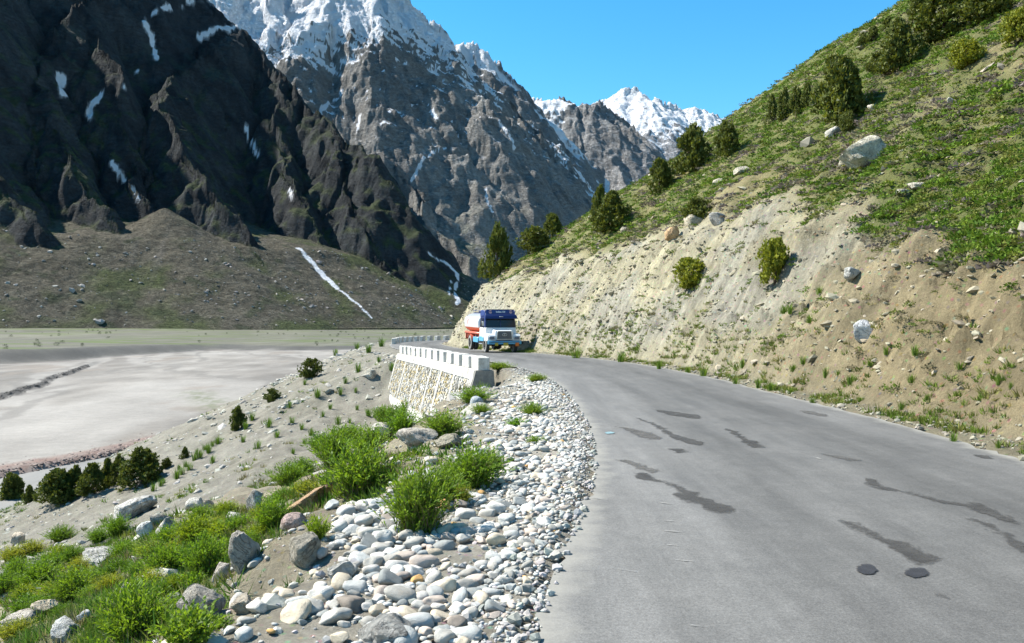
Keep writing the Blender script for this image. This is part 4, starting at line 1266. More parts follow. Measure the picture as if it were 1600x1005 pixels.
for a in [
    (14, 792, 44, 50, "round", "dark juniper at the picture's edge below the river bar"),
    (44, 786, 22, 28, "cone", "little juniper between two broad ones by the river"),
    (84, 790, 68, 54, "round", "broadest dark juniper of the riverside row"),
    (114, 776, 36, 48, "cone", "pointed juniper rising behind the broadest one"),
    (142, 774, 46, 48, "round", "round juniper in the middle of the riverside row"),
    (165, 762, 28, 44, "cone", "narrow juniper in the riverside row"),
    (183, 758, 32, 46, "cone", "second narrow juniper in the riverside row"),
    (216, 762, 72, 62, "cone", "large conical juniper ending the riverside row"),
    (260, 732, 15, 16, "bush", "tiny juniper just past the large conical one"),
    (288, 716, 14, 18, "cone", "tiny pointed juniper by the strip of green plants"),
    (370, 672, 28, 38, "cone", "lone juniper where the embankment meets the river"),
    (424, 628, 24, 20, "bush", "low juniper on the outer edge of the scree"),
    (484, 590, 32, 28, "bush", "juniper leaning over the upper edge of the scree"),
]:
    juniper(*a, GT, (0.8, 0.85, 0.9))

# leafy bushes and grass tufts near the camera
MARKS = [(374, 870, "big grey boulder"), (470, 800, "orange slab"), (457, 822, "pinkish boulder"), (531, 895, "flat topped grey stone"), (596, 680, "rounded cream boulder"), (650, 690, "low pale boulder"), (470, 870, "half buried boulder"), (308, 945, "grey outcrop"), (377, 950, "rounded tan stone"), (150, 875, "pale rock with a dark side"), (200, 800, "pale wedge boulder"), (302, 790, "smooth cream boulder"), (396, 785, "pale tilted boulder"), (240, 830, "leaning pair of stones"), (24, 845, "tan boulder in the rubble"), (22, 975, "flat buff rock"), (68, 955, "long tan rock"), (198, 925, "cream angular rock"), (126, 968, "white stone"), (577, 588, "cream boulder on the scree"), (370, 660, "lone riverside juniper"), (484, 575, "juniper leaning over the scree"), (630, 600, "far end of the stone wall"), (690, 620, "near end of the stone wall"), (216, 740, "last juniper of the riverside row"), (560, 740, "big round bush"), (424, 620, "low juniper at the scree's edge"), (650, 790, "tall leafy bush"), (740, 740, "sprawling bush")]
def beside(px, py):
    a = sorted(MARKS, key=lambda q: (q[0] - px) ** 2 + (1.3 * (q[1] - py)) ** 2)[0]
    dx, dy = px - a[0], py - a[1]
    r_ = math.hypot(dx, dy)
    far_ = "just " if r_ < 25 else ("well " if r_ > 65 else "")
    return far_ + (("downhill of" if dx < 0 else "uphill of") if abs(dx) > abs(dy) * 1.3 else ("behind" if dy < 0 else "in front of")) + " the " + a[2]
def bush_vf(seed, stems=150, leaves=15, ll=0.085, lw=0.024):
    rnd = np.random.default_rng(seed)
    P, D = [], []; SV, SF = [], []
    for s in range(stems):
        a = rnd.uniform(0, 6.283); lean = 0.95 * rnd.uniform(0.03, 1.0) ** 1.0; L = rnd.uniform(0.5, 1.10) * (1 - 0.25 * lean)
        b0 = np.array((rnd.normal(0, 0.10), rnd.normal(0, 0.10), 0.0))
        t = np.linspace(0.05, 1, leaves)
        ang = lean * (0.45 + 0.75 * t)
        dx = np.cumsum(np.sin(ang)) / leaves * L; dz = np.cumsum(np.cos(ang)) / leaves * L
        p = b0 + np.stack([dx * math.cos(a), dx * math.sin(a), dz], -1)
        up = np.stack([np.sin(ang) * math.cos(a), np.sin(ang) * math.sin(a), np.cos(ang)], -1)
        d = up * 1.1 + rnd.normal(0, 0.42, (leaves, 3))
        P.append(p); D.append(d)
        o = len(SV); w = 0.004
        e, m_ = p[-1], p[leaves // 2]
        SV += [b0 + (w, 0, 0), b0 - (w, 0, 0), m_ + (w * .7, 0, 0), m_ - (w * .7, 0, 0), e]
        SF += [(o, o + 1, o + 3), (o, o + 3, o + 2), (o + 2, o + 3, o + 4)]
    P = np.concatenate(P); D = np.concatenate(D); D /= np.linalg.norm(D, axis=1)[:, None]
    B = np.cross(D, rnd.normal(0, 1, D.shape)); B /= np.linalg.norm(B, axis=1)[:, None]
    L = (ll * rnd.uniform(0.6, 1.3, len(P)))[:, None]; W = lw * rnd.uniform(0.7, 1.3, len(P))[:, None]
    V = np.stack([P, P + D * L * 0.5 + B * W, P + D * L, P + D * L * 0.5 - B * W], 1).reshape(-1, 3)
    F = np.arange(len(V)).reshape(-1, 4)
    return V, F, np.array(SV), np.array(SF)
BUSH = []
for k in range(4):
    V, F, SV, SF = bush_vf(700 + k, 330 if k < 3 else 120, 20, 0.080 if k < 3 else 0.11, 0.0105 if k < 3 else 0.020)
    BUSH.append((mesh_np("foliage", V, F, m_bush, None, False), mesh_np("stems", SV, SF, m_stem, None, False)))

def tuft_vf(seed, blades=70, w=0.02, spread=0.6):
    rnd = np.random.default_rng(seed)
    n = blades; a = rnd.uniform(0, 6.283, n); q = rnd.uniform(0, 0.30, n); L = rnd.uniform(0.5, 1.05, n); le = rnd.uniform(0.05, spread, n)
    b = np.stack([np.cos(a) * q, np.sin(a) * q, np.zeros(n)], -1)
    o = np.stack([np.cos(a), np.sin(a), np.zeros(n)], -1); sd = np.stack([-np.sin(a), np.cos(a), np.zeros(n)], -1) * w
    up = np.array((0, 0, 1.0))
    m_ = b + o * (le * L * 0.35)[:, None] + up * (L * 0.6)[:, None]
    e = b + o * (le * L)[:, None] + up * (L * (1 - 0.3 * le))[:, None]
    V = np.stack([b - sd, b + sd, m_ + sd * 0.7, m_ - sd * 0.7, e], 1).reshape(-1, 3)
    i = np.arange(n)[:, None] * 5
    F = np.concatenate([i + np.array((0, 1, 2)), i + np.array((0, 2, 3)), i + np.array((3, 2, 4))])
    return V, F
TUFT = [mesh_np("grass_tuft", *tuft_vf(720 + k), m_tuft, None, False) for k in range(3)]

for (px, py, w, h, kind, lab, tint) in [
    (560, 782, 128, 92, 0, "big round bright green bush above the orange slab", (1, 1, 1)),
    (650, 838, 118, 112, 1, "tall leafy bush rising from the cobbles", (0.9, 0.9, 0.9)),
    (740, 765, 110, 70, 2, "sprawling leafy bush on the far side of the cobbles", (0.9, 0.95, 0.9)),
    (690, 790, 84, 62, 0, "leafy bush joining the tall bush and the sprawling one", (0.9, 0.9, 0.9)),
    (520, 736, 84, 66, 1, "green bush leaning over the slope behind the big round one", (0.85, 0.9, 0.85)),
    (575, 712, 80, 46, 2, "dense low bush behind the cream boulder", (0.85, 0.9, 0.85)),
    (625, 680, 64, 42, 0, "bush at the lower corner of the stone wall", (0.9, 1, 0.9)),
    (692, 682, 84, 40, 2, "wide bush at the foot of the stone wall", (1, 1, 0.95)),
    (740, 630, 62, 26, 1, "green tuft against the grey end of the stone wall", (0.95, 1, 0.9)),
    (752, 648, 40, 18, 2, "low plant below the grey end of the stone wall", (0.95, 0.95, 0.9)),
    (806, 668, 36, 16, 3, "broad leaved low plant in the bare patch by the cobbles", (0.8, 1, 0.8)),
    (832, 650, 44, 22, 1, "green clump among the upper cobbles", (1, 1, 0.9)),
    (836, 694, 34, 14, 3, "small flat plant in the middle of the cobbles", (1, 1, 0.8)),
    (780, 578, 50, 12, 2, "strip of green plants between the wall and the road", (1.1, 1, 0.9)),
    (838, 597, 34, 14, 2, "small green clump on the road's edge past the wall end", (1.1, 1, 0.9)),
    (494, 845, 44, 42, 3, "thin airy plant beside the half buried boulder", (1.15, 1.05, 0.9)),
    (196, 1022, 140, 110, 0, "large leafy bush at the bottom of the green slope", (1, 1, 1)),
    (288, 1018, 110, 70, 3, "broad leaved plant at the bottom below the grey outcrop", (1.1, 1.05, 1)),
    (316, 905, 76, 70, 1, "bush right behind the big grey boulder", (0.95, 1, 0.95)),
    (250, 905, 80, 56, 2, "green bush in the thick of the slope's plants", (0.9, 0.95, 0.9)),
    (300, 850, 80, 44, 0, "yellowish bush above the thick green patch", (1.3, 1.1, 0.8)),
    (420, 830, 62, 50, 2, "bush downhill of the orange slab", (0.95, 1, 0.9)),
    (450, 760, 60, 36, 1, "bush running down from the orange slab's upper end", (0.9, 0.95, 0.9)),
    (104, 945, 86, 52, 1, "green bush amid the grass of the lower slope", (1, 1, 0.9)),
    (50, 925, 80, 46, 2, "dark green bush by the picture's edge in the grass", (0.85, 0.9, 0.85)),
    (90, 850, 50, 28, 0, "olive shrub in the rubble", (0.7, 0.75, 0.6)),
]:
    p = place(px, py)
    if p is None: continue
    s = p[1] / FPX
    e = bpy.data.objects.new("leafy_bush", None); COL.objects.link(e); e.empty_display_size = 0.2
    e.location = (p[0], p[1] + 0.2 * w * s, p[2] - 0.02); e.rotation_euler = (0, 0, random.uniform(0, 6.28))
    tag(e, lab, "bush", "leafy bushes of the embankment")
    for nm, me in zip(("foliage", "stems"), BUSH[kind]):
        c = bpy.data.objects.new(nm, me); COL.objects.link(c); c.parent = e
        c.scale = (w * s * 0.98, w * s * 0.98, h * s * 1.0); c.color = (*tint, 1)

k_ = 0
for px, py in [(15, 880), (45, 870), (110, 880), (150, 850), (180, 840), (230, 870), (270, 895), (305, 875), (360, 870), (390, 860), (180, 905), (210, 940), (95, 965), (35, 965), (285, 950), (250, 940), (140, 935), (75, 935), (0, 930), (330, 830), (20, 905), (70, 900), (130, 915), (165, 925), (215, 900), (225, 960), (270, 930), (300, 925), (345, 850), (370, 830), (400, 845), (270, 870), (190, 875), (120, 905), (60, 960), (20, 1000), (130, 1010), (255, 985), (160, 960), (340, 985), (440, 790), (470, 745), (500, 705), (545, 690), (600, 660), (640, 655), (230, 925), (285, 895), (330, 945), (90, 880), (40, 940), (410, 815), (350, 805), (310, 820), (260, 850), (590, 700), (480, 770), (665, 800), (700, 750), (765, 735), (720, 790), (640, 775)]:
    p = place(px, py)
    if p is None: continue
    s = p[1] / FPX; w = random.uniform(46, 78); h = random.uniform(26, 50)
    e = bpy.data.objects.new("leafy_weed", None); COL.objects.link(e); e.empty_display_size = 0.1
    e.location = (p[0], p[1] + 0.15 * w * s, p[2] - 0.02); e.rotation_euler = (0, 0, random.uniform(0, 6.28))
    tag(e, "low green weed clump growing " + beside(px, py), "weed", "low weeds of the embankment")
    kk = random.choice((0, 1, 2, 3)); tn = random.choice(((1, 1, 0.9), (0.8, 0.9, 0.85), (1.35, 1.1, 0.8), (0.95, 1.0, 0.9), (1.7, 1.15, 1.4), (0.7, 0.8, 0.7)))
    for nm, me in zip(("foliage", "stems"), BUSH[kk]):
        c = bpy.data.objects.new(nm, me); COL.objects.link(c); c.parent = e
        c.scale = (w * s * 0.85, w * s * 0.85, h * s * 0.72); c.color = (*tn, 1)

TUFTS = [((px / 2.5), 480 + py / 2.5, 16, 12) for px, py in ((1190, 305), (1240, 358), (1130, 395), (1140, 458), (950, 528), (1245, 525), (1215, 500), (1145, 572), (1190, 534), (1390, 335), (1400, 255), (1480, 215), (1530, 248), (960, 478), (985, 443), (600, 718), (630, 698), (1005, 555), (1395, 402), (1365, 452), (1440, 425), (1320, 458), (1440, 180), (1310, 190), (1395, 155), (1490, 155), (830, 545), (780, 590), (740, 640), (800, 560), (710, 655), (830, 610), (850, 535), (815, 570), (760, 600), (725, 625), (700, 635), (770, 575), (640, 690), (690, 670), (1050, 470), (1080, 510), (1290, 400), (1330, 350), (1180, 480), (1260, 430), (1350, 300))]
for px, py, w, h in TUFTS:
    p = place(px, py)
    if p is None: continue
    s = p[1] / FPX; k = random.uniform(0.8, 1.5)
    o = bpy.data.objects.new("grass_tuft", random.choice(TUFT)); COL.objects.link(o)
    o.location = (p[0], p[1], p[2] - 0.02); o.scale = (w * s * k * 0.75, w * s * k * 0.75, h * s * k * 1.15); o.rotation_euler = (0, 0, random.uniform(0, 6.28))
    o.color = (0.8, 0.85, 0.75, 1)
    tag(o, "grass tuft on the scree " + beside(px, py), "grass tuft", "grass tufts on the scree")
VERGE = [(1075, 582), (1100, 588), (1150, 600), (1160, 575), (1185, 606), (1205, 610), (1235, 615), (1255, 570), (1290, 590), (1240, 580), (1330, 600), (1310, 590), (1345, 628), (1425, 600), (1430, 555), (1385, 555), (1500, 580), (1560, 600), (1580, 607), (1450, 625), (1490, 690), (1560, 700), (1235, 492), (1265, 505), (1280, 460), (1225, 490), (1030, 577), (970, 566), (900, 560), (1410, 640), (1270, 630), (1360, 575)]
for px, py in VERGE:
    p = place(px, py)
    if p is None: continue
    s = p[1] / FPX; w = random.uniform(16, 30); h = random.uniform(12, 24)
    o = bpy.data.objects.new("grass_tuft", random.choice(TUFT)); COL.objects.link(o)
    o.location = (p[0], p[1], p[2] - 0.02); o.scale = (w * s * 0.8, w * s * 0.8, h * s); o.rotation_euler = (0, 0, random.uniform(0, 6.28))
    o.color = (1.0, 0.95, 0.8, 1)
    tag(o, "small green grass tuft on the bank " + ("past the tanker" if px < 1050 else "below the yellow green shrub" if px < 1290 else "under the bright white block" if px < 1440 else "at the brown end nearest the camera"), "grass tuft", "grass tufts along the foot of the bank")

# ground cover as stuff: embankment greenery, hillside grass and grey scrub, verge plants
def blades_vf(seed, n, w, spread, base=0.45):
    rnd = np.random.default_rng(seed)
    a = rnd.uniform(0, 6.283, n); q = base * np.sqrt(rnd.random(n)); L = rnd.uniform(0.45, 1.05, n) * (1 - 0.5 * q / base * 0.6); le = rnd.uniform(0.0, spread, n)
    b = np.stack([np.cos(a) * q, np.sin(a) * q, np.zeros(n) - 0.04], -1)
    a2 = a + rnd.normal(0, 0.8, n); o = np.stack([np.cos(a2), np.sin(a2), np.zeros(n)], -1)
    a3 = rnd.uniform(0, 6.283, n); sd = np.stack([np.cos(a3), np.sin(a3), np.zeros(n)], -1) * w
    e = b + o * (le * L)[:, None] + np.array((0, 0, 1.0)) * (L * (1 - 0.3 * le))[:, None]
    V = np.stack([b - sd, b + sd, e], 1).reshape(-1, 3)
    return V, np.arange(3 * n).reshape(n, 3)
GV = [blades_vf(740 + k, 22, 0.055, 0.8) for k in range(6)]
def cushion_vf(seed, n, size, flat=0.7):
    rnd = np.random.default_rng(seed)
    d = rnd.normal(0, 1, (n, 3)); d /= np.linalg.norm(d, axis=1)[:, None]; d[:, 2] = np.abs(d[:, 2])
    q = rnd.uniform(0.45, 1.0, n) ** 0.6
    lump = 1 + 0.25 * np.sin(3 * np.arctan2(d[:, 1], d[:, 0]) + seed)
    p = d * (q * 0.5 * lump)[:, None] * np.array((1, 1, flat))
    return tri_cloud(p, d + np.array((0, 0, 0.9)), size, rnd, 0.5)
GC = [cushion_vf(770 + k, 38, 0.23, 0.62) for k in range(6)]
GF = [cushion_vf(790 + k, 80, 0.15, 0.75) for k in range(6)]
GN = [blades_vf(750 + k, 40, 0.022, 0.7) for k in range(6)]
def cover(name, label, x, y, z, sz, cols, var, hs=(0.7, 1.2), sub=None):
    n = len(x)
    S = np.stack([sz * RNG.uniform(0.9, 1.5, n), sz * RNG.uniform(0.9, 1.5, n), sz * RNG.uniform(*hs, n)], -1)
    cols = np.array(cols); C = cols[RNG.integers(0, len(cols), n)] * (1 + var * RNG.uniform(-1, 1, (n, 1)))
    o = scatter(name, sub or GV, np.stack([x, y, z - 0.01], -1), S, rotmats(RNG.uniform(0, 6.28, n), RNG.uniform(-.2, .2, n), RNG.uniform(-.2, .2, n)), C, m_grassv, False)
    tag(o, label, "ground cover", kind="stuff")
n = 30000
ang = np.radians(RNG.uniform(-38, 6, n)); rr_ = 3.4 + 62 * RNG.random(n) ** 1.35
x, y = rr_ * np.sin(ang), rr_ * np.cos(ang)
g = ground_full(x, y); v = veg_left(x, y, g)
m = (RNG.random(n) < v * 0.9) & (g["dL"] > 1.2) & (g["t"] < 0.985)
nr_ = m & (y < 9)
cover("foreground_grass", "lush green grass and weeds in the nearest part of the slope", x[nr_], y[nr_], g["z"][nr_], RNG.uniform(0.12, 0.30, nr_.sum()), [(0.085, 0.165, 0.020), (0.065, 0.135, 0.018), (0.115, 0.19, 0.026), (0.17, 0.21, 0.030), (0.22, 0.20, 0.09), (0.10, 0.17, 0.02)], 0.25, (0.5, 1.0), GN)
m &= ~nr_
x, y, z = x[m], y[m], g["z"][m]
cover("slope_grass", "thick green grass and weeds covering the embankment", x, y, z, RNG.uniform(0.14, 0.30, len(x)) * np.interp(y, [4, 12, 50], [0.75, 0.9, 1.2]), [(0.085, 0.165, 0.014), (0.065, 0.135, 0.014), (0.115, 0.19, 0.018), (0.17, 0.20, 0.025), (0.20, 0.18, 0.08)], 0.25)

n = 42000
ang = np.radians(RNG.uniform(-4, 37, n)); rr_ = 9 + 120 * RNG.random(n) ** 1.25
x, y = rr_ * np.sin(ang), rr_ * np.cos(ang)
g = ground_full(x, y); v = veg_right(x, y, g)
dist_ = np.hypot(x, y)
cl = fbm(x / 1.1, y / 1.1, 2, 223)
m = (g["dR"] > 0.8) & (g["ry"] < 92) & (RNG.random(n) < v * 0.85)
grn = [(0.100, 0.170, 0.016), (0.130, 0.190, 0.020), (0.155, 0.170, 0.034), (0.075, 0.135, 0.016)]
a_ = m & (dist_ < 26)
cover("bank_top_grass", "lush green plants hanging over the near end of the bank", x[a_], y[a_], g["z"][a_], RNG.uniform(0.22, 0.50, a_.sum()), grn, 0.25, (0.6, 1.1), GF)
b_ = m & (dist_ >= 26)
cover("hillside_grass", "patchy green cushions of grass over the hillside", x[b_], y[b_], g["z"][b_], RNG.uniform(0.28, 0.66, b_.sum()) * np.interp(dist_[b_], [26, 60, 120], [0.75, 0.95, 1.35]), grn, 0.28, (0.5, 0.95), GC)
m2 = (g["dR"] > 0.8) & (g["ry"] < 92) & (~m) & (RNG.random(n) < (0.55 * sst(0.05, 0.4, v) + 0.20 * g["veg"]) * (cl > -0.25))
cover("hillside_scrub", "grey brown cushions of dry scrub on the hillside", x[m2], y[m2], g["z"][m2], RNG.uniform(0.35, 0.70, m2.sum()) * np.interp(dist_[m2], [10, 60, 120], [0.75, 0.95, 1.3]), [(0.150, 0.125, 0.112), (0.175, 0.150, 0.110), (0.140, 0.135, 0.080)], 0.25, (0.45, 0.75), GC)
n = 5200
y = 6 + 62 * RNG.random(n) ** 1.1; x = np.interp(y, RP[:, 1], RP[:, 0]) + np.abs(RNG.normal(0.2, 0.9, n)) + 0.2
g = ground_full(x, y); m = (g["dR"] > 0.15) & (perlin(x / 1.3, y / 1.3, 222) > -0.05)
x, y, z = x[m], y[m], g["z"][m]
cover("verge_plants", "low green weeds along the foot of the bank", x, y, z, RNG.uniform(0.07, 0.22, len(x)) * np.interp(y, [6, 60], [0.8, 1.6]), [(0.105, 0.165, 0.020), (0.13, 0.175, 0.028), (0.18, 0.175, 0.045)], 0.25)
n = 2600
y = RNG.uniform(9, 70, n); x = np.interp(y, RP[:, 1], RP[:, 0]) + RNG.uniform(0.8, 6.5, n)
g = ground_full(x, y); m = (g["cut"] > 0.3) & (perlin(x / 1.7, y / 1.7, 224) > np.interp(y, [12, 30, 60], [-0.05, 0.25, 0.38]))
x, y, z = x[m], y[m], g["z"][m]
cover("bank_plants", "small green plants rooted in the face of the cut bank", x, y, z, RNG.uniform(0.14, 0.34, len(x)) * np.interp(y, [9, 60], [0.8, 1.5]), [(0.105, 0.165, 0.020), (0.14, 0.165, 0.035), (0.16, 0.14, 0.075)], 0.25, (0.6, 1.0), GF[:3])
# scattered plants of the valley: small bushes on the terrace and the talus foot
n = 900
a = np.radians(RNG.uniform(-38, -2, n)); rr_ = RNG.uniform(240, 1050, n)
x, y = rr_ * np.sin(a), rr_ * np.cos(a)
z0 = np.maximum(valley(x, y)[0], talus_h(x, y)); dbb = valley(x, y)[1]
m = (dbb > 4) & (RNG.random(n) < np.where(z0 > 0, 0.9, 0.16))
x, y, z = x[m], y[m], z0[m]
bl = [(lambda V, F: (V, F))(*crown_vf(780 + k, "bush", 50, 2)) for k in range(3)]
cover("valley_bushes", "dark small bushes dotted over the far valley terrace", x, y, z, RNG.uniform(0.8, 2.2, len(x)), [(0.035, 0.055, 0.020), (0.05, 0.07, 0.025)], 0.2, (0.6, 1.0), bl)

# ------------------------------------------------------------------ stains, patches and scratches lying on the asphalt (parts of the road)
def on_road(px, py):
    Y = CAM_H * FPX / (py - 502.5)
    return (px - 800.0) / FPX * Y, Y
def sheet(name, zpts, mat, lift, seed, rough=0.02, soft=0.045):
    """zpts: outline in an enlarged view of the photograph; laid on the road as a thin film that fades at its rim"""
    W = np.array([on_road(900 + a / 2.2857, 600 + b / 2.2857) for a, b in zpts])
    lo, hi = W.min(0) - soft * 2, W.max(0) + soft * 2
    st = max(soft * 0.45, (hi - lo).max() / 160)
    nx, ny = int((hi[0] - lo[0]) / st) + 2, int((hi[1] - lo[1]) / st) + 2
    X, Y = np.meshgrid(lo[0] + np.arange(nx) * st, lo[1] + np.arange(ny) * st)
    C = np.vstack([W, W[:1]])
    d = np.abs(polydist(X, Y, C)[0]); ins = np.zeros(X.shape, bool)
    for (x0, y0), (x1, y1) in zip(C[:-1], C[1:]):
        ins ^= ((y0 > Y) != (y1 > Y)) & (X < (x1 - x0) * (Y - y0) / (y1 - y0 + 1e-12) + x0)
    sd = np.where(ins, d, -d) + rough * (1.4 * perlin(X * 8, Y * 5, seed) + 0.8 * perlin(X * 26, Y * 18, seed + 1))
    k = np.clip(0.5 + sd / (2 * soft), 0, 1)
    F = grid_faces(ny, nx); F = F[k.ravel()[F].max(1) > 0.02]
    if not len(F): return None
    V = np.stack([X, Y, np.full(X.shape, lift)], -1).reshape(-1, 3)
    used = np.unique(F); rm = np.full(len(V), -1, np.int64); rm[used] = np.arange(len(used))
    return link(name, mesh_np(name, V[used], rm[F], mat, np.repeat(k.ravel()[used][:, None], 3, 1)), road)
def film(name, dark, grain, cover_=0.7):
    t = NT(name)
    c = t.ramp(t.noise(3.0, 5, 0.7), [(0.3, tuple(x * 0.75 for x in dark)), (0.7, tuple(x * 1.3 for x in dark))])
    c = t.mix(1.0, c, t.ramp(t.noise(160, 3, 0.7), [(0.3, 1 - grain), (0.7, 1 + grain)]), 'MULTIPLY')
    m_ = t.done(c, t.bump(t.noise(85, 4, 0.8), 0.35, 0.006), 0.8)
    # the film thins out and breaks up towards its rim
    a = t.n("ShaderNodeSeparateColor"); t.t.links.new(t.attr("col"), a.inputs[0])
    k = t.math('ADD', a.outputs[0], t.math('MULTIPLY', t.math('SUBTRACT', t.noise(24, 5, 0.8), 0.5), 0.9))
    k = t.math('MULTIPLY', t.ramp(k, [(0.32, 0.0), (0.72, 1.0)]), t.ramp(t.noise(5.0, 5, 0.7), [(0.25, cover_), (0.6, 1.0)]))
    tr = t.n("ShaderNodeBsdfTransparent"); mx = t.n("ShaderNodeMixShader")
    t.t.links.new(k, mx.inputs[0]); t.t.links.new(tr.outputs[0], mx.inputs[1]); t.t.links.new(t.b.outputs[0], mx.inputs[2]); t.t.links.new(mx.outputs[0], t.out.inputs[0])
    return m_
m_oil = film("oil_stain", (0.052, 0.050, 0.047), 0.3, 0.45)
m_oil2 = film("faded_stain", (0.085, 0.081, 0.075), 0.35, 0.25)
m_patch = film("tar_patch", (0.028, 0.029, 0.033), 0.3)
m_scr = film("pale_scratch", (0.27, 0.262, 0.245), 0.2, 0.2)
m_blue = plain("blue_paint_mark", (0.16, 0.25, 0.27), 0.8, 0.3, 20)
ell = lambda cx, cy, rx, ry: [(cx + rx * math.cos(k / 14 * 6.283), cy + ry * math.sin(k / 14 * 6.283)) for k in range(14)]
ST = [
    (m_oil, [(207, 320), (245, 320), (275, 338), (345, 355), (375, 368), (390, 385), (430, 388), (440, 400), (500, 425), (548, 440), (558, 455), (540, 463), (490, 458), (440, 432), (385, 412), (350, 398), (370, 390), (358, 372), (320, 352), (270, 348), (240, 345), (215, 338)]),
    (m_oil, [(945, 488), (985, 492), (1050, 525), (1100, 550), (1150, 563), (1215, 585), (1240, 605), (1290, 620), (1315, 638), (1270, 640), (1230, 648), (1190, 625), (1160, 605), (1110, 580), (1070, 550), (1010, 520), (960, 500)]),
    (m_oil, [(205, 117), (300, 150), (350, 180), (400, 195), (460, 212), (440, 222), (390, 212), (340, 190), (280, 150)]),
    (m_oil2, [(140, 152), (200, 160), (260, 175), (310, 195), (270, 200), (215, 185), (180, 165)]),
    (m_oil, [(525, 155), (570, 170), (610, 200), (640, 205), (675, 228), (630, 228), (595, 205), (570, 185)]),
    (m_oil, [(1030, 338), (1070, 345), (1095, 368), (1180, 385), (1290, 415), (1400, 430), (1430, 425), (1480, 450), (1580, 490), (1590, 505), (1520, 485), (1440, 455), (1380, 438), (1280, 420), (1180, 392), (1090, 378), (1050, 360)]),
    (m_oil, [(1415, 485), (1480, 500), (1550, 540), (1600, 575), (1640, 600), (1640, 618), (1600, 597), (1550, 570), (1500, 530), (1450, 500)]),
    (m_oil2, [(140, 270), (200, 275), (260, 300), (305, 315), (270, 318), (220, 300)]),
    (m_oil, [(335, 232), (375, 234), (405, 246), (360, 246)]),
    (m_oil2, [(880, 250), (950, 260), (1020, 275), (980, 276), (920, 264)]),
    (m_oil, [(270, 90), (350, 100), (440, 112), (445, 125), (400, 122), (330, 110)]),
    (m_oil2, [(795, 95), (840, 98), (910, 116), (870, 116), (820, 106)]),
    (m_oil, [(1415, 252), (1470, 258), (1500, 270), (1450, 266)]),
    (m_oil, [(1280, 752), (1300, 755), (1302, 762), (1285, 760)]),
]
for i, (m_, pts) in enumerate(ST):
    sheet("stain", pts, m_, 0.004 + 0.0001 * i, 300 + i, 0.035, 0.075)
sheet("tar_patch", ell(1042, 664, 33, 20), m_patch, 0.0072, 340, 0.012, 0.018)
sheet("tar_patch", ell(1216, 677, 42, 18), m_patch, 0.0074, 345, 0.014, 0.018)
for i, ((a, b), (c, d)) in enumerate([((310, 525), (385, 532)), ((300, 574), (375, 580)), ((340, 629), (420, 636)), ((345, 691), (450, 702)), ((130, 660), (225, 675)), ((305, 489), (370, 494)), ((285, 424), (340, 430)), ((845, 262), (880, 270)), ((50, 408), (110, 414)), ((380, 860), (470, 872))]):
    sheet("scratch", [(a, b), ((a + c) / 2, (b + d) / 2 - 1.3), (c, d), ((a + c) / 2, (b + d) / 2 + 1.3)], m_scr, 0.0058 + 0.0001 * i, 360 + i, 0.006, 0.008)
sheet("paint_mark", [(108, 175), (120, 173), (132, 175), (128, 178), (114, 179)], m_blue, 0.0076, 380, 0.012, 0.02)

# ------------------------------------------------------------------ stone retaining wall with its whitewashed guard blocks
def whitewash(name, base, dirt, sc=2.2, amt=0.5):
    t = NT(name)
    n = t.noise(sc, 7, 0.72, dist=0.3)
    c = t.ramp(n, [(0.30, dirt), (0.30 + 0.25 * amt + 0.05, base), (0.9, tuple(min(x * 1.06, 0.85) for x in base))])
    c = t.mix(1.0, c, t.ramp(t.noise(sc * 14, 4, 0.7), [(0.3, 0.86), (0.7, 1.08)]), 'MULTIPLY')
    return t.done(c, t.bump(t.noise(sc * 9, 6, 0.7), 0.6, 0.03), 0.9)
m_white = whitewash("whitewash", (0.58, 0.56, 0.52), (0.28, 0.26, 0.22), 2.6, 0.75)
m_band = whitewash("limed_mortar", (0.50, 0.485, 0.45), (0.20, 0.185, 0.16), 5.0, 0.9)
m_core = whitewash("mortar_core", (0.46, 0.445, 0.41), (0.20, 0.19, 0.17), 3.4, 0.8)
m_cem = whitewash("grey_concrete", (0.235, 0.225, 0.205), (0.12, 0.115, 0.105), 3.0, 0.8)

def box_bm(bm, cx, cy, cz, sx, sy, sz, M=None, bev=0.0, jit=0.0, seg=1):
    r = bmesh.ops.create_cube(bm, size=1.0)
    vs = r["verts"]
    for v in vs:
        v.co = Vector((v.co.x * sx, v.co.y * sy, v.co.z * sz))
        if jit: v.co += Vector((random.uniform(-jit, jit), random.uniform(-jit, jit), random.uniform(-jit, jit)))
    if bev:
        es = list({e for v in vs for e in v.link_edges})
        rr = bmesh.ops.bevel(bm, geom=es, offset=bev, segments=seg, affect='EDGES', profile=0.6)
        vs = list({v for v in rr["verts"]} | {v for v in vs if v.is_valid})
    for v in vs:
        v.co += Vector((cx, cy, cz))
        if M is not None: v.co = M @ v.co
    return vs
def finish(name, bm, mats, parent=None, smooth=None):
    bmesh.ops.recalc_face_normals(bm, faces=bm.faces[:])
    me = bpy.data.meshes.new(name); bm.to_mesh(me); bm.free()
    for m_ in (mats if isinstance(mats, (list, tuple)) else [mats]): me.materials.append(m_)
    if smooth is not None:
        me.shade_smooth(); me.set_sharp_from_angle(angle=math.radians(smooth))
    return link(name, me, parent)

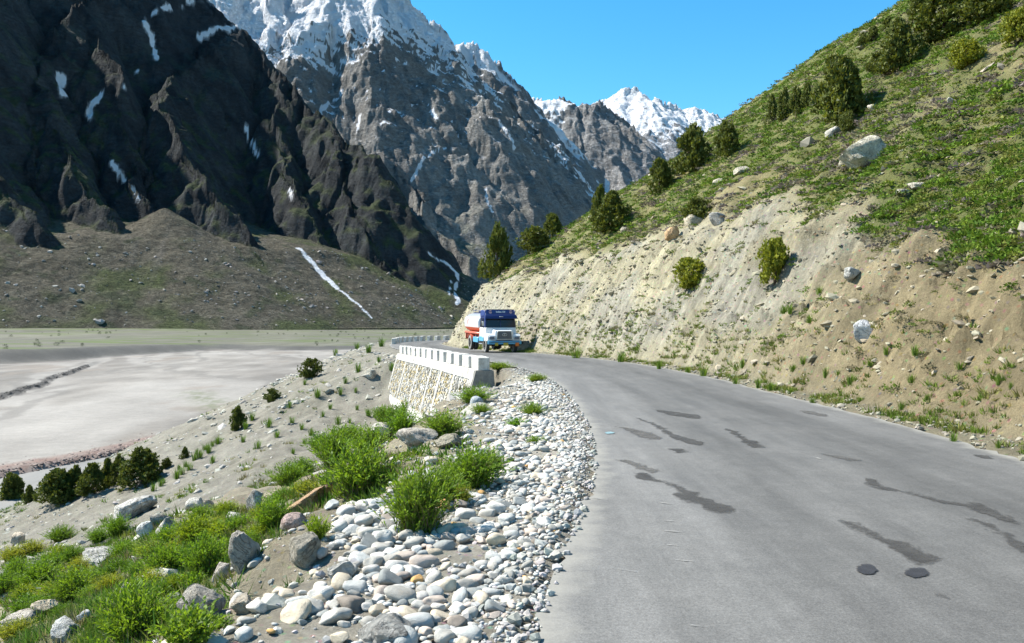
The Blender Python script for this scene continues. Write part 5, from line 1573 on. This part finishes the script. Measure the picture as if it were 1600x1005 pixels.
wall = bpy.data.objects.new("retaining_wall", None); COL.objects.link(wall); wall.empty_display_size = 0.3
tag(wall, "battered stone retaining wall with white bands and guard blocks below the road", "wall")
WL = float(np.linalg.norm(WALL_B - WALL_A)); wt = (WALL_B - WALL_A) / WL; wnn = np.array((-wt[1], wt[0]))   # outward = left
wall.location = (WALL_A[0], WALL_A[1], 0.0)
WH, BAT, TOPW = 3.1, 0.27, 0.55
def wtop(s): return float(zroad(WALL_A[1] + s * wt[1])) + 0.03
def wpt(s, depth, out):
    """point on the outer face: s along the wall, depth below its top, out = proud of the face"""
    q = wt * s + wnn * (TOPW / 2 + BAT * depth + out)
    return (q[0], q[1], wtop(s) - depth)
bm = bmesh.new(); NSg = 24
rows = []
for i in range(NSg + 1):
    s = WL * i / NSg
    a = bm.verts.new((*(wt * s - wnn * TOPW / 2), wtop(s))); b = bm.verts.new(wpt(s, 0, 0)); c = bm.verts.new(wpt(s, WH, 0)); d = bm.verts.new((*(wt * s - wnn * TOPW / 2), wtop(s) - WH))
    rows.append((a, b, c, d))
for r0, r1 in zip(rows[:-1], rows[1:]):
    for k in range(4):
        bm.faces.new((r0[k], r0[(k + 1) % 4], r1[(k + 1) % 4], r1[k]))
bm.faces.new(rows[0][::-1]); bm.faces.new(rows[-1])
finish("wall_core", bm, m_core, wall)
def slab_on_face(bm, s0, s1, d0, d1, proud, n=6):
    for i in range(n):
        a, b = lerp(s0, s1, i / n), lerp(s0, s1, (i + 1) / n)
        lo = [bm.verts.new(wpt(*p, -0.03)) for p in ((a, d0), (b, d0), (b, d1), (a, d1))]
        hi = [bm.verts.new(wpt(*p, proud + random.uniform(-0.008, 0.008))) for p in ((a, d0), (b, d0), (b, d1), (a, d1))]
        bm.faces.new(hi)
        for k in range(4):
            bm.faces.new((lo[k], lo[(k + 1) % 4], hi[(k + 1) % 4], hi[k]))
RIB = [0.0, 0.155, 0.285, 0.40, 0.575, 0.79, 1.0]
bm = bmesh.new(); slab_on_face(bm, 0.0, WL, 0.004, 0.32, 0.050, 40); finish("top_band", bm, m_band, wall)
bm = bmesh.new(); slab_on_face(bm, 0.0, WL, 2.25, 3.0, 0.050, 40); finish("bottom_band", bm, m_band, wall)
for r_ in RIB:
    w = 0.30 if 0 < r_ < 1 else 0.42
    c = min(max(r_ * WL, w / 2 + 0.02), WL - w / 2 - 0.02)
    bm = bmesh.new(); slab_on_face(bm, c - w / 2, c + w / 2, 0.32, 2.25, 0.053, 2); finish("rib", bm, m_band, wall)
# rough stones set in the panels
SV, SF, SCC = [], [], []
for a, b in zip(RIB[:-1], RIB[1:]):
    s = a * WL + 0.22
    while s < b * WL - 0.16:
        dpt = 0.35; w = random.uniform(0.14, 0.26)
        while dpt < 2.22:
            hh = random.uniform(0.09, 0.17); pr = random.uniform(0.015, 0.07); g_ = 0.018
            o_ = len(SV); j = lambda: random.uniform(-0.02, 0.02)
            q = [(s + g_ + j(), dpt + g_ + j()), (s + w - g_ + j(), dpt + g_ + j()), (s + w - g_ + j(), dpt + hh - g_ + j()), (s + g_ + j(), dpt + hh - g_ + j())]
            cs_, cd_ = s + w / 2, dpt + hh / 2
            SV += [wpt(*p, -0.04) for p in q] + [wpt(lerp(p[0], cs_, 0.14), lerp(p[1], cd_, 0.14), pr) for p in q]
            SF += [(o_ + 4, o_ + 5, o_ + 6, o_ + 7)] + [(o_ + k, o_ + (k + 1) % 4, o_ + 4 + (k + 1) % 4, o_ + 4 + k) for k in range(4)]
            cc = random.choice([(0.30, 0.29, 0.26), (0.38, 0.37, 0.34), (0.30, 0.25, 0.14), (0.38, 0.31, 0.17), (0.20, 0.19, 0.17), (0.44, 0.39, 0.29), (0.26, 0.25, 0.225), (0.46, 0.45, 0.42)])
            SCC += [cc] * 8
            dpt += hh
        s += w
me = mesh_np("panel_stones", SV, SF, m_scatter, np.array(SCC), False)
tag(link("panel_stones", me, wall), kind="stuff")
# grey concrete end towards the camera
bm = bmesh.new()
e0 = [(*(-wnn * (TOPW / 2 + 0.02)), wtop(0) + 0.0), wpt(0, 0.0, 0.045), wpt(0, 1.6, 0.045), (*(-wnn * (TOPW / 2 + 0.16)), wtop(0) - 1.6)]
f_ = [bm.verts.new((p[0] - wt[0] * 0.16, p[1] - wt[1] * 0.16, p[2] - 0.012)) for p in e0]; b_ = [bm.verts.new((p[0] - wt[0] * 0.004, p[1] - wt[1] * 0.004, p[2] - 0.012)) for p in e0]
bm.faces.new(f_); bm.faces.new(b_[::-1])
for k in range(4): bm.faces.new((f_[k], f_[(k + 1) % 4], b_[(k + 1) % 4], b_[k]))
bmesh.ops.subdivide_edges(bm, edges=bm.edges[:], cuts=5, use_grid_fill=True)
for v in bm.verts:
    v.co += Vector((wt[0], wt[1], 0)) * min(0.03 * mnoise.noise(v.co * 5.0), 0.0)
finish("concrete_end", bm, m_cem, wall)
ang = math.atan2(wt[1], wt[0])
NB = 13
for k in range(NB):
    s = lerp(0.52, WL - 0.5, k / (NB - 1))
    L = 1.15 if k == 0 else random.uniform(0.92, 1.04)
    bm = bmesh.new()
    M = Matrix.Translation((*(wt * s), wtop(s) + 0.22)) @ Matrix.Rotation(ang + random.uniform(-0.03, 0.03), 4, 'Z')
    box_bm(bm, 0, 0, 0, L, 0.40, 0.44 + random.uniform(-0.03, 0.03), M, 0.025, 0.012)
    finish("guard_block", bm, m_white, wall)

LA_ = catmull(L_PTS, 40)
sel = [i for i in range(len(LA_)) if 80.5 < LA_[i][1] < 108]
arc = [0.0]
for a, b in zip(sel[:-1], sel[1:]): arc.append(arc[-1] + float(np.hypot(*(LA_[b] - LA_[a]))))
for k in range(13):
    s = arc[-1] * k / 12.0
    i = sel[int(np.argmin(np.abs(np.array(arc) - s)))]
    tx, ty = LA_[i + 1] - LA_[i - 1]; l = math.hypot(tx, ty)
    bm = bmesh.new(); box_bm(bm, 0, 0, 0.24, 1.0 + random.uniform(-.06, .06), 0.42, 0.62 + random.uniform(-.04, .04), None, 0.03, 0.02)
    o = finish("guard_stone", bm, m_white)
    o.location = (LA_[i][0] + ty / l * 0.3, LA_[i][1] - tx / l * 0.3, float(zroad(LA_[i][1])) + 0.02)
    o.rotation_euler = (0, 0, math.atan2(ty, tx))
    tag(o, "whitewashed guard stone on the far bend of the road beyond the wall", "guard stone", "white guard stones on the far bend")

# ------------------------------------------------------------------ the tanker lorry
P_ = lambda n_, c, r=0.38, v=0.10, s=3.0, sp=0.45, me=0.0: plain(n_, c, r, v, s, sp, me)
m_twhite = P_("lorry_white_paint", (0.70, 0.70, 0.69), v=0.06); m_tblue = P_("lorry_blue_paint", (0.018, 0.042, 0.17)); m_tnavy = P_("lorry_navy_paint", (0.012, 0.022, 0.10))
m_tor = P_("lorry_orange_paint", (0.62, 0.12, 0.030)); m_tred = P_("lorry_red_frame", (0.52, 0.13, 0.085)); m_tsky = P_("lorry_sky_blue_paint", (0.085, 0.30, 0.46))
m_tgrey = P_("lorry_grey_paint", (0.26, 0.28, 0.31)); m_tblk = P_("black_underbody", (0.018, 0.018, 0.018), 0.8); m_rub = P_("tyre_rubber", (0.055, 0.053, 0.05), 0.9, 0.25, 9)
m_dust = P_("dusty_tyre_wall", (0.20, 0.195, 0.185), 0.95, 0.2, 9); m_chr = P_("dull_chrome", (0.50, 0.51, 0.52), 0.35, 0.1, 4, 0.5, 0.7); m_gril = P_("grille_mesh", (0.055, 0.06, 0.062), 0.5, 0.4, 40)
m_yel = P_("yellow_plate", (0.42, 0.32, 0.03), 0.6); m_amb = P_("amber_reflector", (0.60, 0.14, 0.015), 0.4); m_pink = P_("emblem_pink", (0.66, 0.42, 0.42), 0.6); m_redm = P_("emblem_red", (0.45, 0.03, 0.03), 0.6)
t = NT("lorry_glass"); m_glass = t.done((0.012, 0.014, 0.016), None, 0.12, **{"Specular IOR Level": 0.5})
m_lamp = P_("lamp_glass", (0.10, 0.12, 0.16), 0.15)

TH = math.radians(16.7)
lorry = bpy.data.objects.new("tanker_lorry", None); COL.objects.link(lorry); lorry.empty_display_size = 0.5
lorry.location = (-0.46, 50.2, float(zroad(50.6)) + 0.004)
lorry.rotation_euler = (math.radians(0.9), 0, TH)
tag(lorry, "blue and white tanker lorry with an orange striped tank driving round the bend", "lorry")

def hexa(bm, c, bev=0.04, seg=2):
    """c: 8 corners, bottom ring then top ring"""
    v = [bm.verts.new(p) for p in c]
    fs = [bm.faces.new([v[i] for i in q]) for q in ((3, 2, 1, 0), (4, 5, 6, 7), (0, 1, 5, 4), (1, 2, 6, 5), (2, 3, 7, 6), (3, 0, 4, 7))]
    if bev:
        bmesh.ops.bevel(bm, geom=list({e for f in fs for e in f.edges}), offset=bev, segments=seg, affect='EDGES', profile=0.6)
def prism(x0, x1, y0, y1, z0, z1, tx0=0, tx1=0, ty0=0, ty1=0):
    """box whose top is moved in by tx0, tx1 (sides) and ty0, ty1 (front, back)"""
    return [(x0, y0, z0), (x1, y0, z0), (x1, y1, z0), (x0, y1, z0), (x0 + tx0, y0 + ty0, z1), (x1 - tx1, y0 + ty0, z1), (x1 - tx1, y1 - ty1, z1), (x0 + tx0, y1 - ty1, z1)]
def bx(name, mat, parent, x0, x1, y0, y1, z0, z1, bev=0.02, tx=0, ty0=0, ty1=0, seg=1):
    bm = bmesh.new(); hexa(bm, prism(x0, x1, y0, y1, z0, z1, tx, tx, ty0, ty1), bev, seg)
    return finish(name, bm, mat, parent, 40)
def cyl(bm, cx, cy, cz, r, w, axis='X', n=28, r2=None):
    M = Matrix.Translation((cx, cy, cz)) @ (Matrix.Rotation(math.pi / 2, 4, 'Y') if axis == 'X' else Matrix.Rotation(math.pi / 2, 4, 'X') if axis == 'Y' else Matrix())
    return bmesh.ops.create_cone(bm, cap_ends=True, segments=n, radius1=r, radius2=r if r2 is None else r2, depth=w, matrix=M)["verts"]

# chassis and underbody
ch = bx("chassis", m_tblk, lorry, -0.45, 0.45, 0.35, 6.4, 0.52, 0.82, 0.02)
bm = bmesh.new(); cyl(bm, 0, 1.05, 0.49, 0.07, 1.7); cyl(bm, 0, 4.9, 0.52, 0.10, 1.8); bmesh.ops.create_uvsphere(bm, u_segments=16, v_segments=10, radius=0.22, matrix=Matrix.Translation((0, 4.9, 0.52))); finish("axle", bm, m_tblk, lorry, 40)
# cab: white lower body, blue upper part
cab = bm = bmesh.new(); hexa(bm, prism(-1.06, 1.06, 0.95, 2.35, 0.72, 1.58, 0.02, 0.02, 0.0, 0.0), 0.05, 3); cab = finish("cab_body", bm, m_twhite, lorry, 40)
bx("sill_stripe", m_tsky, cab, -1.075, 1.075, 1.52, 2.36, 0.70, 1.0, 0.015)
for sx in (-1, 1):
    d_ = bx("door", m_twhite, lorry, sx * 1.062 - 0.012, sx * 1.062 + 0.012, 1.38, 2.20, 1.02, 1.56, 0.008)
    bx("handle", m_chr, d_, sx * 1.085 - 0.015, sx * 1.085 + 0.015, 2.00, 2.14, 1.42, 1.46, 0.006)
up = bmesh.new(); hexa(up, prism(-1.05, 1.05, 0.96, 2.35, 1.583, 2.36, 0.07, 0.07, 0.16, 0.0), 0.08, 3); up = finish("cab_top", up, m_tnavy, lorry, 40)
bm = bmesh.new(); v = [bm.verts.new(p) for p in ((-0.96, 0.972, 1.63), (0.96, 0.972, 1.63), (0.91, 1.082, 2.20), (-0.91, 1.082, 2.20))]
f_ = bm.faces.new(v); r_ = bmesh.ops.extrude_face_region(bm, geom=[f_]); bmesh.ops.translate(bm, verts=[g_ for g_ in r_["geom"] if isinstance(g_, bmesh.types.BMVert)], vec=(0, -0.035, 0.0)); ws = finish("windscreen", bm, m_glass, lorry)
bx("pillar", m_tnavy, ws, -0.02, 0.02, 0.925, 0.98, 1.63, 2.18, 0.005, 0, 0.115, -0.115)
for sx in (-1, 1):
    bm = bmesh.new(); v = [bm.verts.new(p) for p in ((sx * 1.045, 1.26, 1.64), (sx * 1.045, 2.14, 1.64), (sx * 0.992, 2.10, 2.20), (sx * 0.992, 1.36, 2.20))]
    f_ = bm.faces.new(v); r_ = bmesh.ops.extrude_face_region(bm, geom=[f_]); bmesh.ops.translate(bm, verts=[g_ for g_ in r_["geom"] if isinstance(g_, bmesh.types.BMVert)], vec=(sx * 0.02, 0, 0)); w_ = finish("side_window", bm, m_glass, lorry)
    bx("window_bar", m_tblue, w_, sx * 1.035 - 0.03, sx * 1.035 + 0.03, 1.60, 1.64, 1.63, 2.19, 0.005, 0.0)
# sun visor over the windscreen with two eye shaped outlines
vis_ = bx("sun_visor", m_tnavy, lorry, -1.10, 1.10, 0.74, 1.16, 2.16, 2.42, 0.05, 0.07, 0.14, 0.0, 2)
def ring(name, mat, parent, pts, r):
    bm = bmesh.new(); n = len(pts)
    for i in range(n):
        a, b = Vector(pts[i]), Vector(pts[(i + 1) % n]); d = b - a
        M = Matrix.Translation((a + b) / 2) @ d.to_track_quat('Z', 'Y').to_matrix().to_4x4()
        bmesh.ops.create_cone(bm, cap_ends=True, segments=6, radius1=r, radius2=r, depth=d.length * 1.05, matrix=M)
    return finish(name, bm, mat, parent)
for sx in (-1, 1):
    ring("visor_eye", m_chr, vis_, [(sx * (0.64 + 0.24 * math.cos(a) - 0.05 * math.sin(a)), 0.775 + 0.14 * ((2.30 + 0.062 * math.sin(a)) - 2.16) / 0.26 - 0.02, 2.29 + 0.062 * math.sin(a)) for a in [k / 14 * 6.283 for k in range(14)]], 0.013)
bx("visor_badge", m_chr, vis_, -0.13, 0.13, 0.795, 0.83, 2.27, 2.31, 0.008)
# roof board with lettering and two emblems
rb_ = bx("roof_board", m_tblue, lorry, -0.98, 0.98, 1.02, 1.12, 2.36, 2.76, 0.04, 0.06, 0.10, -0.02, 2)
bx("roof_board_side", m_tblue, lorry, -1.02, -0.97, 1.10, 2.30, 2.33, 2.70, 0.02, 0.0, 0.1, 0.15); bx("roof_board_side", m_tblue, lorry, 0.97, 1.02, 1.10, 2.30, 2.33, 2.70, 0.02, 0.0, 0.1, 0.15)
bx("roof_panel", m_twhite, lorry, -0.965, 0.965, 1.125, 2.30, 2.362, 2.40, 0.01)
def letters(text, size, mat, parent, loc, rot, name="lettering"):
    cu = bpy.data.curves.new("t", 'FONT'); cu.body = text; cu.size = size; cu.align_x = 'CENTER'; cu.align_y = 'CENTER'; cu.extrude = 0.004; cu.resolution_u = 3; cu.offset = 0.006
    ob = bpy.data.objects.new("t", cu); COL.objects.link(ob)
    dg = bpy.context.evaluated_depsgraph_get(); me = bpy.data.meshes.new_from_object(ob.evaluated_get(dg))
    bpy.data.objects.remove(ob); bpy.data.curves.remove(cu)
    me.materials.clear(); me.materials.append(mat)
    o = link(name, me, parent); o.location = loc; o.rotation_euler = rot
    return o
tilt = math.atan2(0.10, 0.40)
fy = lambda z: 1.02 + 0.10 * (z - 2.36) / 0.40
letters("Indian Oil", 0.155, m_twhite, rb_, (0.02, fy(2.60) - 0.012, 2.60), (math.pi / 2 - tilt, 0, 0))
for sx in (-0.66, 0.70):
    bm = bmesh.new(); cyl(bm, 0, 0, 0, 0.105, 0.012, 'Z', 24); e_ = finish("emblem", bm, m_pink, rb_); e_.location = (sx, fy(2.60) - 0.01, 2.60); e_.rotation_euler = (math.pi / 2 - tilt, 0, 0)
    bm = bmesh.new(); box_bm(bm, 0, 0, 0.010, 0.20, 0.055, 0.012); z_ = finish("emblem_bar", bm, m_tnavy, rb_); z_.location = e_.location; z_.rotation_euler = e_.rotation_euler
# bonnet, grille, wings
bm = bmesh.new(); hexa(bm, prism(-0.66, 0.66, 0.12, 0.98, 0.80, 1.50, 0.08, 0.08, 0.06, 0.0), 0.11, 4)
for v in bm.verts:
    if v.co.z > 1.3: v.co.z -= 0.10 * max(0.0, (0.95 - v.co.y)) * 0.9
hood = finish("bonnet", bm, m_twhite, lorry, 40)
cowl = bx("cowl", m_twhite, lorry, -1.05, 1.05, 0.80, 1.0, 1.02, 1.60, 0.06, 0.04, 0.10, 0.0, 3)
bm = bmesh.new(); hexa(bm, prism(-0.50, 0.50, 0.055, 0.16, 0.86, 1.36, 0.06, 0.06, 0.03, 0.0), 0.04, 3); gr = finish("grille", bm, m_gril, lorry, 40)
ring("grille_frame", m_chr, gr, [(-0.51, 0.055, 0.87), (0.51, 0.055, 0.87), (0.47, 0.075, 1.32), (0.40, 0.085, 1.38), (-0.40, 0.085, 1.38), (-0.47, 0.075, 1.32)], 0.028)
for k in range(6):
    z = 0.93 + k * 0.072; bx("grille_bar", m_tgrey, gr, -0.46, 0.46, 0.040 + 0.03 * (z - .86) / .5, 0.07 + 0.03 * (z - .86) / .5, z, z + 0.016, 0)
ring("badge", m_chr, gr, [(0.15 * math.cos(a), 0.03, 1.17 + 0.085 * math.sin(a)) for a in [k / 16 * 6.283 for k in range(16)]], 0.016)
bx("badge_mark", m_chr, gr, -0.018, 0.018, 0.022, 0.04, 1.10, 1.22, 0); bx("badge_mark", m_chr, gr, -0.08, 0.08, 0.022, 0.04, 1.21, 1.235, 0)
for sx in (-1, 1):
    bm = bmesh.new(); a, b = sx * 0.56, sx * 1.08
    # wing: arched over the wheel
    prof = [(0.13, 0.80), (0.12, 1.10), (0.22, 1.19), (0.70, 1.22), (1.35, 1.22), (1.52, 0.98), (1.54, 0.72), (1.48, 0.72), (1.44, 0.90), (1.32, 1.02), (1.08, 1.10), (0.84, 1.04), (0.64, 0.88), (0.58, 0.74), (0.30, 0.74)]
    A_ = [bm.verts.new((a, y, z)) for y, z in prof]; B_ = [bm.verts.new((b, y, z)) for y, z in prof]
    bm.faces.new(A_); bm.faces.new(B_[::-1])
    for k in range(len(prof)): bm.faces.new((A_[k], A_[(k + 1) % len(prof)], B_[(k + 1) % len(prof)], B_[k]))
    bmesh.ops.bevel(bm, geom=[e for e in bm.edges if abs(e.verts[0].co.x - b) < 1e-4 and abs(e.verts[1].co.x - b) < 1e-4], offset=0.03, segments=2, affect='EDGES')
    wg = finish("wing", bm, m_twhite, lorry, 35)
    bx("wing_stripe", m_tsky, wg, min(b, b + sx * 0.012), max(b, b + sx * 0.012), 1.16, 1.545, 0.73, 0.97, 0)
    hb_ = bx("headlight", m_chr, lorry, sx * 0.82 - 0.20, sx * 0.82 + 0.20, 0.07, 0.14, 0.86, 1.06, 0.025)
    bx("lamp", m_lamp, hb_, sx * 0.82 - 0.155, sx * 0.82 + 0.155, 0.055, 0.072, 0.885, 1.035, 0.01)
    bm = bmesh.new(); cyl(bm, sx * 1.16, 0.86, 1.80, 0.012, 0.5, 'Z', 8); mr = finish("mirror", bm, m_tblk, lorry); bx("mirror_head", m_chr, mr, sx * 1.20 - 0.07, sx * 1.20 + 0.07, 0.83, 0.88, 1.72, 2.0, 0.015)
# bumper with yellow plates and amber reflector
bp = bx("bumper", m_tsky, lorry, -1.10, 1.10, -0.06, 0.10, 0.56, 0.78, 0.04, 0.0, 0, 0, 2)
for k, (c, hw) in enumerate(((-0.55, 0.10), (0.05, 0.16), (0.80, 0.12))):
    bx(("number_plate", "number_plate", "reflector")[k], (m_yel, m_yel, m_amb)[k], bp, c - hw, c + hw, -0.085, -0.062, 0.47 if k != 2 else 0.44, 0.66, 0.006)
bx("bumper_trim", m_tnavy, bp, -0.95, 0.95, -0.072, -0.06, 0.685, 0.72, 0)
bm = bmesh.new(); cyl(bm, 1.15, 0.0, 0.66, 0.07, 0.12); finish("bumper_end", bm, m_tblk, bp, 40)
# wheels
def wheel(x, y, r, w, twin=False):
    e = bpy.data.objects.new("wheel", None); COL.objects.link(e); e.parent = lorry; e.location = (x, y, r); e.empty_display_size = 0.2
    for dx in ((0.0,) if not twin else (0.0, -math.copysign(w + 0.05, x))):
        bm = bmesh.new(); N = 36
        prof = [(-w / 2, r * 0.62), (-w / 2 * 1.05, r * 0.80), (-w / 2 * 0.92, r * 0.95), (-w / 2 * 0.7, r), (w / 2 * 0.7, r), (w / 2 * 0.92, r * 0.95), (w / 2 * 1.05, r * 0.80), (w / 2, r * 0.62)]
        R0 = [[bm.verts.new((px + dx, q * math.cos(k / N * 6.2832), q * math.sin(k / N * 6.2832))) for px, q in prof] for k in range(N)]
        for k in range(N):
            for j in range(len(prof) - 1):
                f_ = bm.faces.new((R0[k][j], R0[k][j + 1], R0[(k + 1) % N][j + 1], R0[(k + 1) % N][j]))
                f_.material_index = 1 if j in (0, 1, 5, 6) else 0
        finish("tyre", bm, [m_rub, m_dust], e, 40)
    s = math.copysign(1, x)
    bm = bmesh.new(); cyl(bm, 0, 0, 0, r * 0.62, w * 0.5); finish("rim", bm, m_dust, e, 40)
    bm = bmesh.new(); cyl(bm, s * w * 0.30, 0, 0, r * 0.26, w * 0.5)
    for k in range(8): cyl(bm, s * w * 0.30, r * 0.42 * math.cos(k * 0.785), r * 0.42 * math.sin(k * 0.785), r * 0.05, 0.05, 'X', 8)
    finish("hub", bm, m_tblk, e, 40)
for sx in (-1, 1):
    wheel(sx * 0.93, 1.05, 0.48, 0.24); wheel(sx * 0.96, 4.9, 0.50, 0.24, True)
# tank: elliptical barrel, painted in bands
N = 56; a_, b_, zc = 1.10, 0.68, 1.84
bm = bmesh.new()
st = [(2.46, 0.70), (2.48, 0.92), (2.55, 1.0), (4.45, 1.0), (6.35, 1.0), (6.42, 0.92), (6.44, 0.70)]
Rg = []
for y, q in st:
    Rg.append([bm.verts.new((q * a_ * math.copysign(abs(math.cos(t_)) ** 0.80, math.cos(t_)), y, zc + q * b_ * math.copysign(abs(math.sin(t_)) ** 0.80, math.sin(t_)))) for t_ in [k / N * 2 * math.pi for k in range(N)]])
for i in range(len(st) - 1):
    for k in range(N):
        f_ = bm.faces.new((Rg[i][k], Rg[i][(k + 1) % N], Rg[i + 1][(k + 1) % N], Rg[i + 1][k]))
        z = f_.calc_center_median().z
        f_.material_index = 2 if z > zc + 0.40 else (1 if z < zc - 0.26 else 0)
bm.faces.new(Rg[0]); bm.faces.new(Rg[-1][::-1])
tank = finish("tank", bm, [m_twhite, m_tor, m_tgrey], lorry, 35)
for y in (3.3, 4.5, 5.7):
    bm = bmesh.new(); cyl(bm, 0, y, zc + b_ + 0.05, 0.24, 0.14, 'Z', 20); hc_ = finish("hatch", bm, m_tnavy, tank, 40)
bx("walkway", m_tnavy, tank, -0.42, 0.42, 2.7, 6.2, zc + b_ + 0.02, zc + b_ + 0.05, 0.005)
for sx in (-1, 1):
    ring("hand_rail", m_tblue, tank, [(sx * 0.5, 2.8, zc + b_ + 0.17), (sx * 0.5, 6.1, zc + b_ + 0.17), (sx * 0.5, 6.1, zc + b_ - 0.02), (sx * 0.5, 2.8, zc + b_ - 0.02)], 0.014)
    bm = bmesh.new(); bmesh.ops.create_cone(bm, cap_ends=True, segments=20, radius1=1, radius2=1, depth=0.01, matrix=Matrix.Translation((sx * (a_ + 0.008), 5.35, zc + 0.10)) @ Matrix.Rotation(math.pi / 2, 4, 'Y') @ Matrix.Diagonal((0.23, 0.12, 1, 1))); finish("tank_emblem", bm, m_redm, tank)
    fr = bx("tank_frame", m_tred, lorry, sx * 0.97 - 0.10, sx * 0.97 + 0.10, 2.45, 6.46, 1.12, 1.25, 0.03)
    for y in (2.9, 3.7, 5.9):
        bx("bracket", m_tred, fr, sx * 0.8 - 0.16, sx * 0.8 + 0.16, y, y + 0.1, 0.82, 1.14, 0.01)
    bm = bmesh.new()
    for k in range(10):
        a0 = math.radians(15 + 15 * k); a1 = math.radians(15 + 15 * (k + 1)); q0, q1 = 0.58, 0.60
        c = [(sx * 0.78, 4.9 + q0 * math.cos(a0), 0.5 + q0 * math.sin(a0)), (sx * 1.10, 4.9 + q0 * math.cos(a0), 0.5 + q0 * math.sin(a0)), (sx * 1.10, 4.9 + q0 * math.cos(a1), 0.5 + q0 * math.sin(a1)), (sx * 0.78, 4.9 + q0 * math.cos(a1), 0.5 + q0 * math.sin(a1))]
        bm.faces.new([bm.verts.new(p) for p in c])
    bmesh.ops.remove_doubles(bm, verts=bm.verts[:], dist=0.001); r_ = bmesh.ops.solidify(bm, geom=bm.faces[:], thickness=0.02); finish("mudguard", bm, m_tred, lorry)
    bx("fuel_box", m_tsky, lorry, sx * 0.85 - 0.20, sx * 0.85 + 0.20, 2.75, 4.1, 0.56, 0.92, 0.03); bx("step", m_tgrey, lorry, sx * 0.95 - 0.12, sx * 0.95 + 0.12, 1.72, 2.45, 0.50, 0.55, 0.01)
    bx("battery_box", m_tblk, lorry, sx * 0.82 - 0.2, sx * 0.82 + 0.2, 1.75, 2.6, 0.56, 0.80, 0.02)
bx("tail_bar", m_tred, lorry, -1.0, 1.0, 6.40, 6.50, 0.70, 1.15, 0.02)
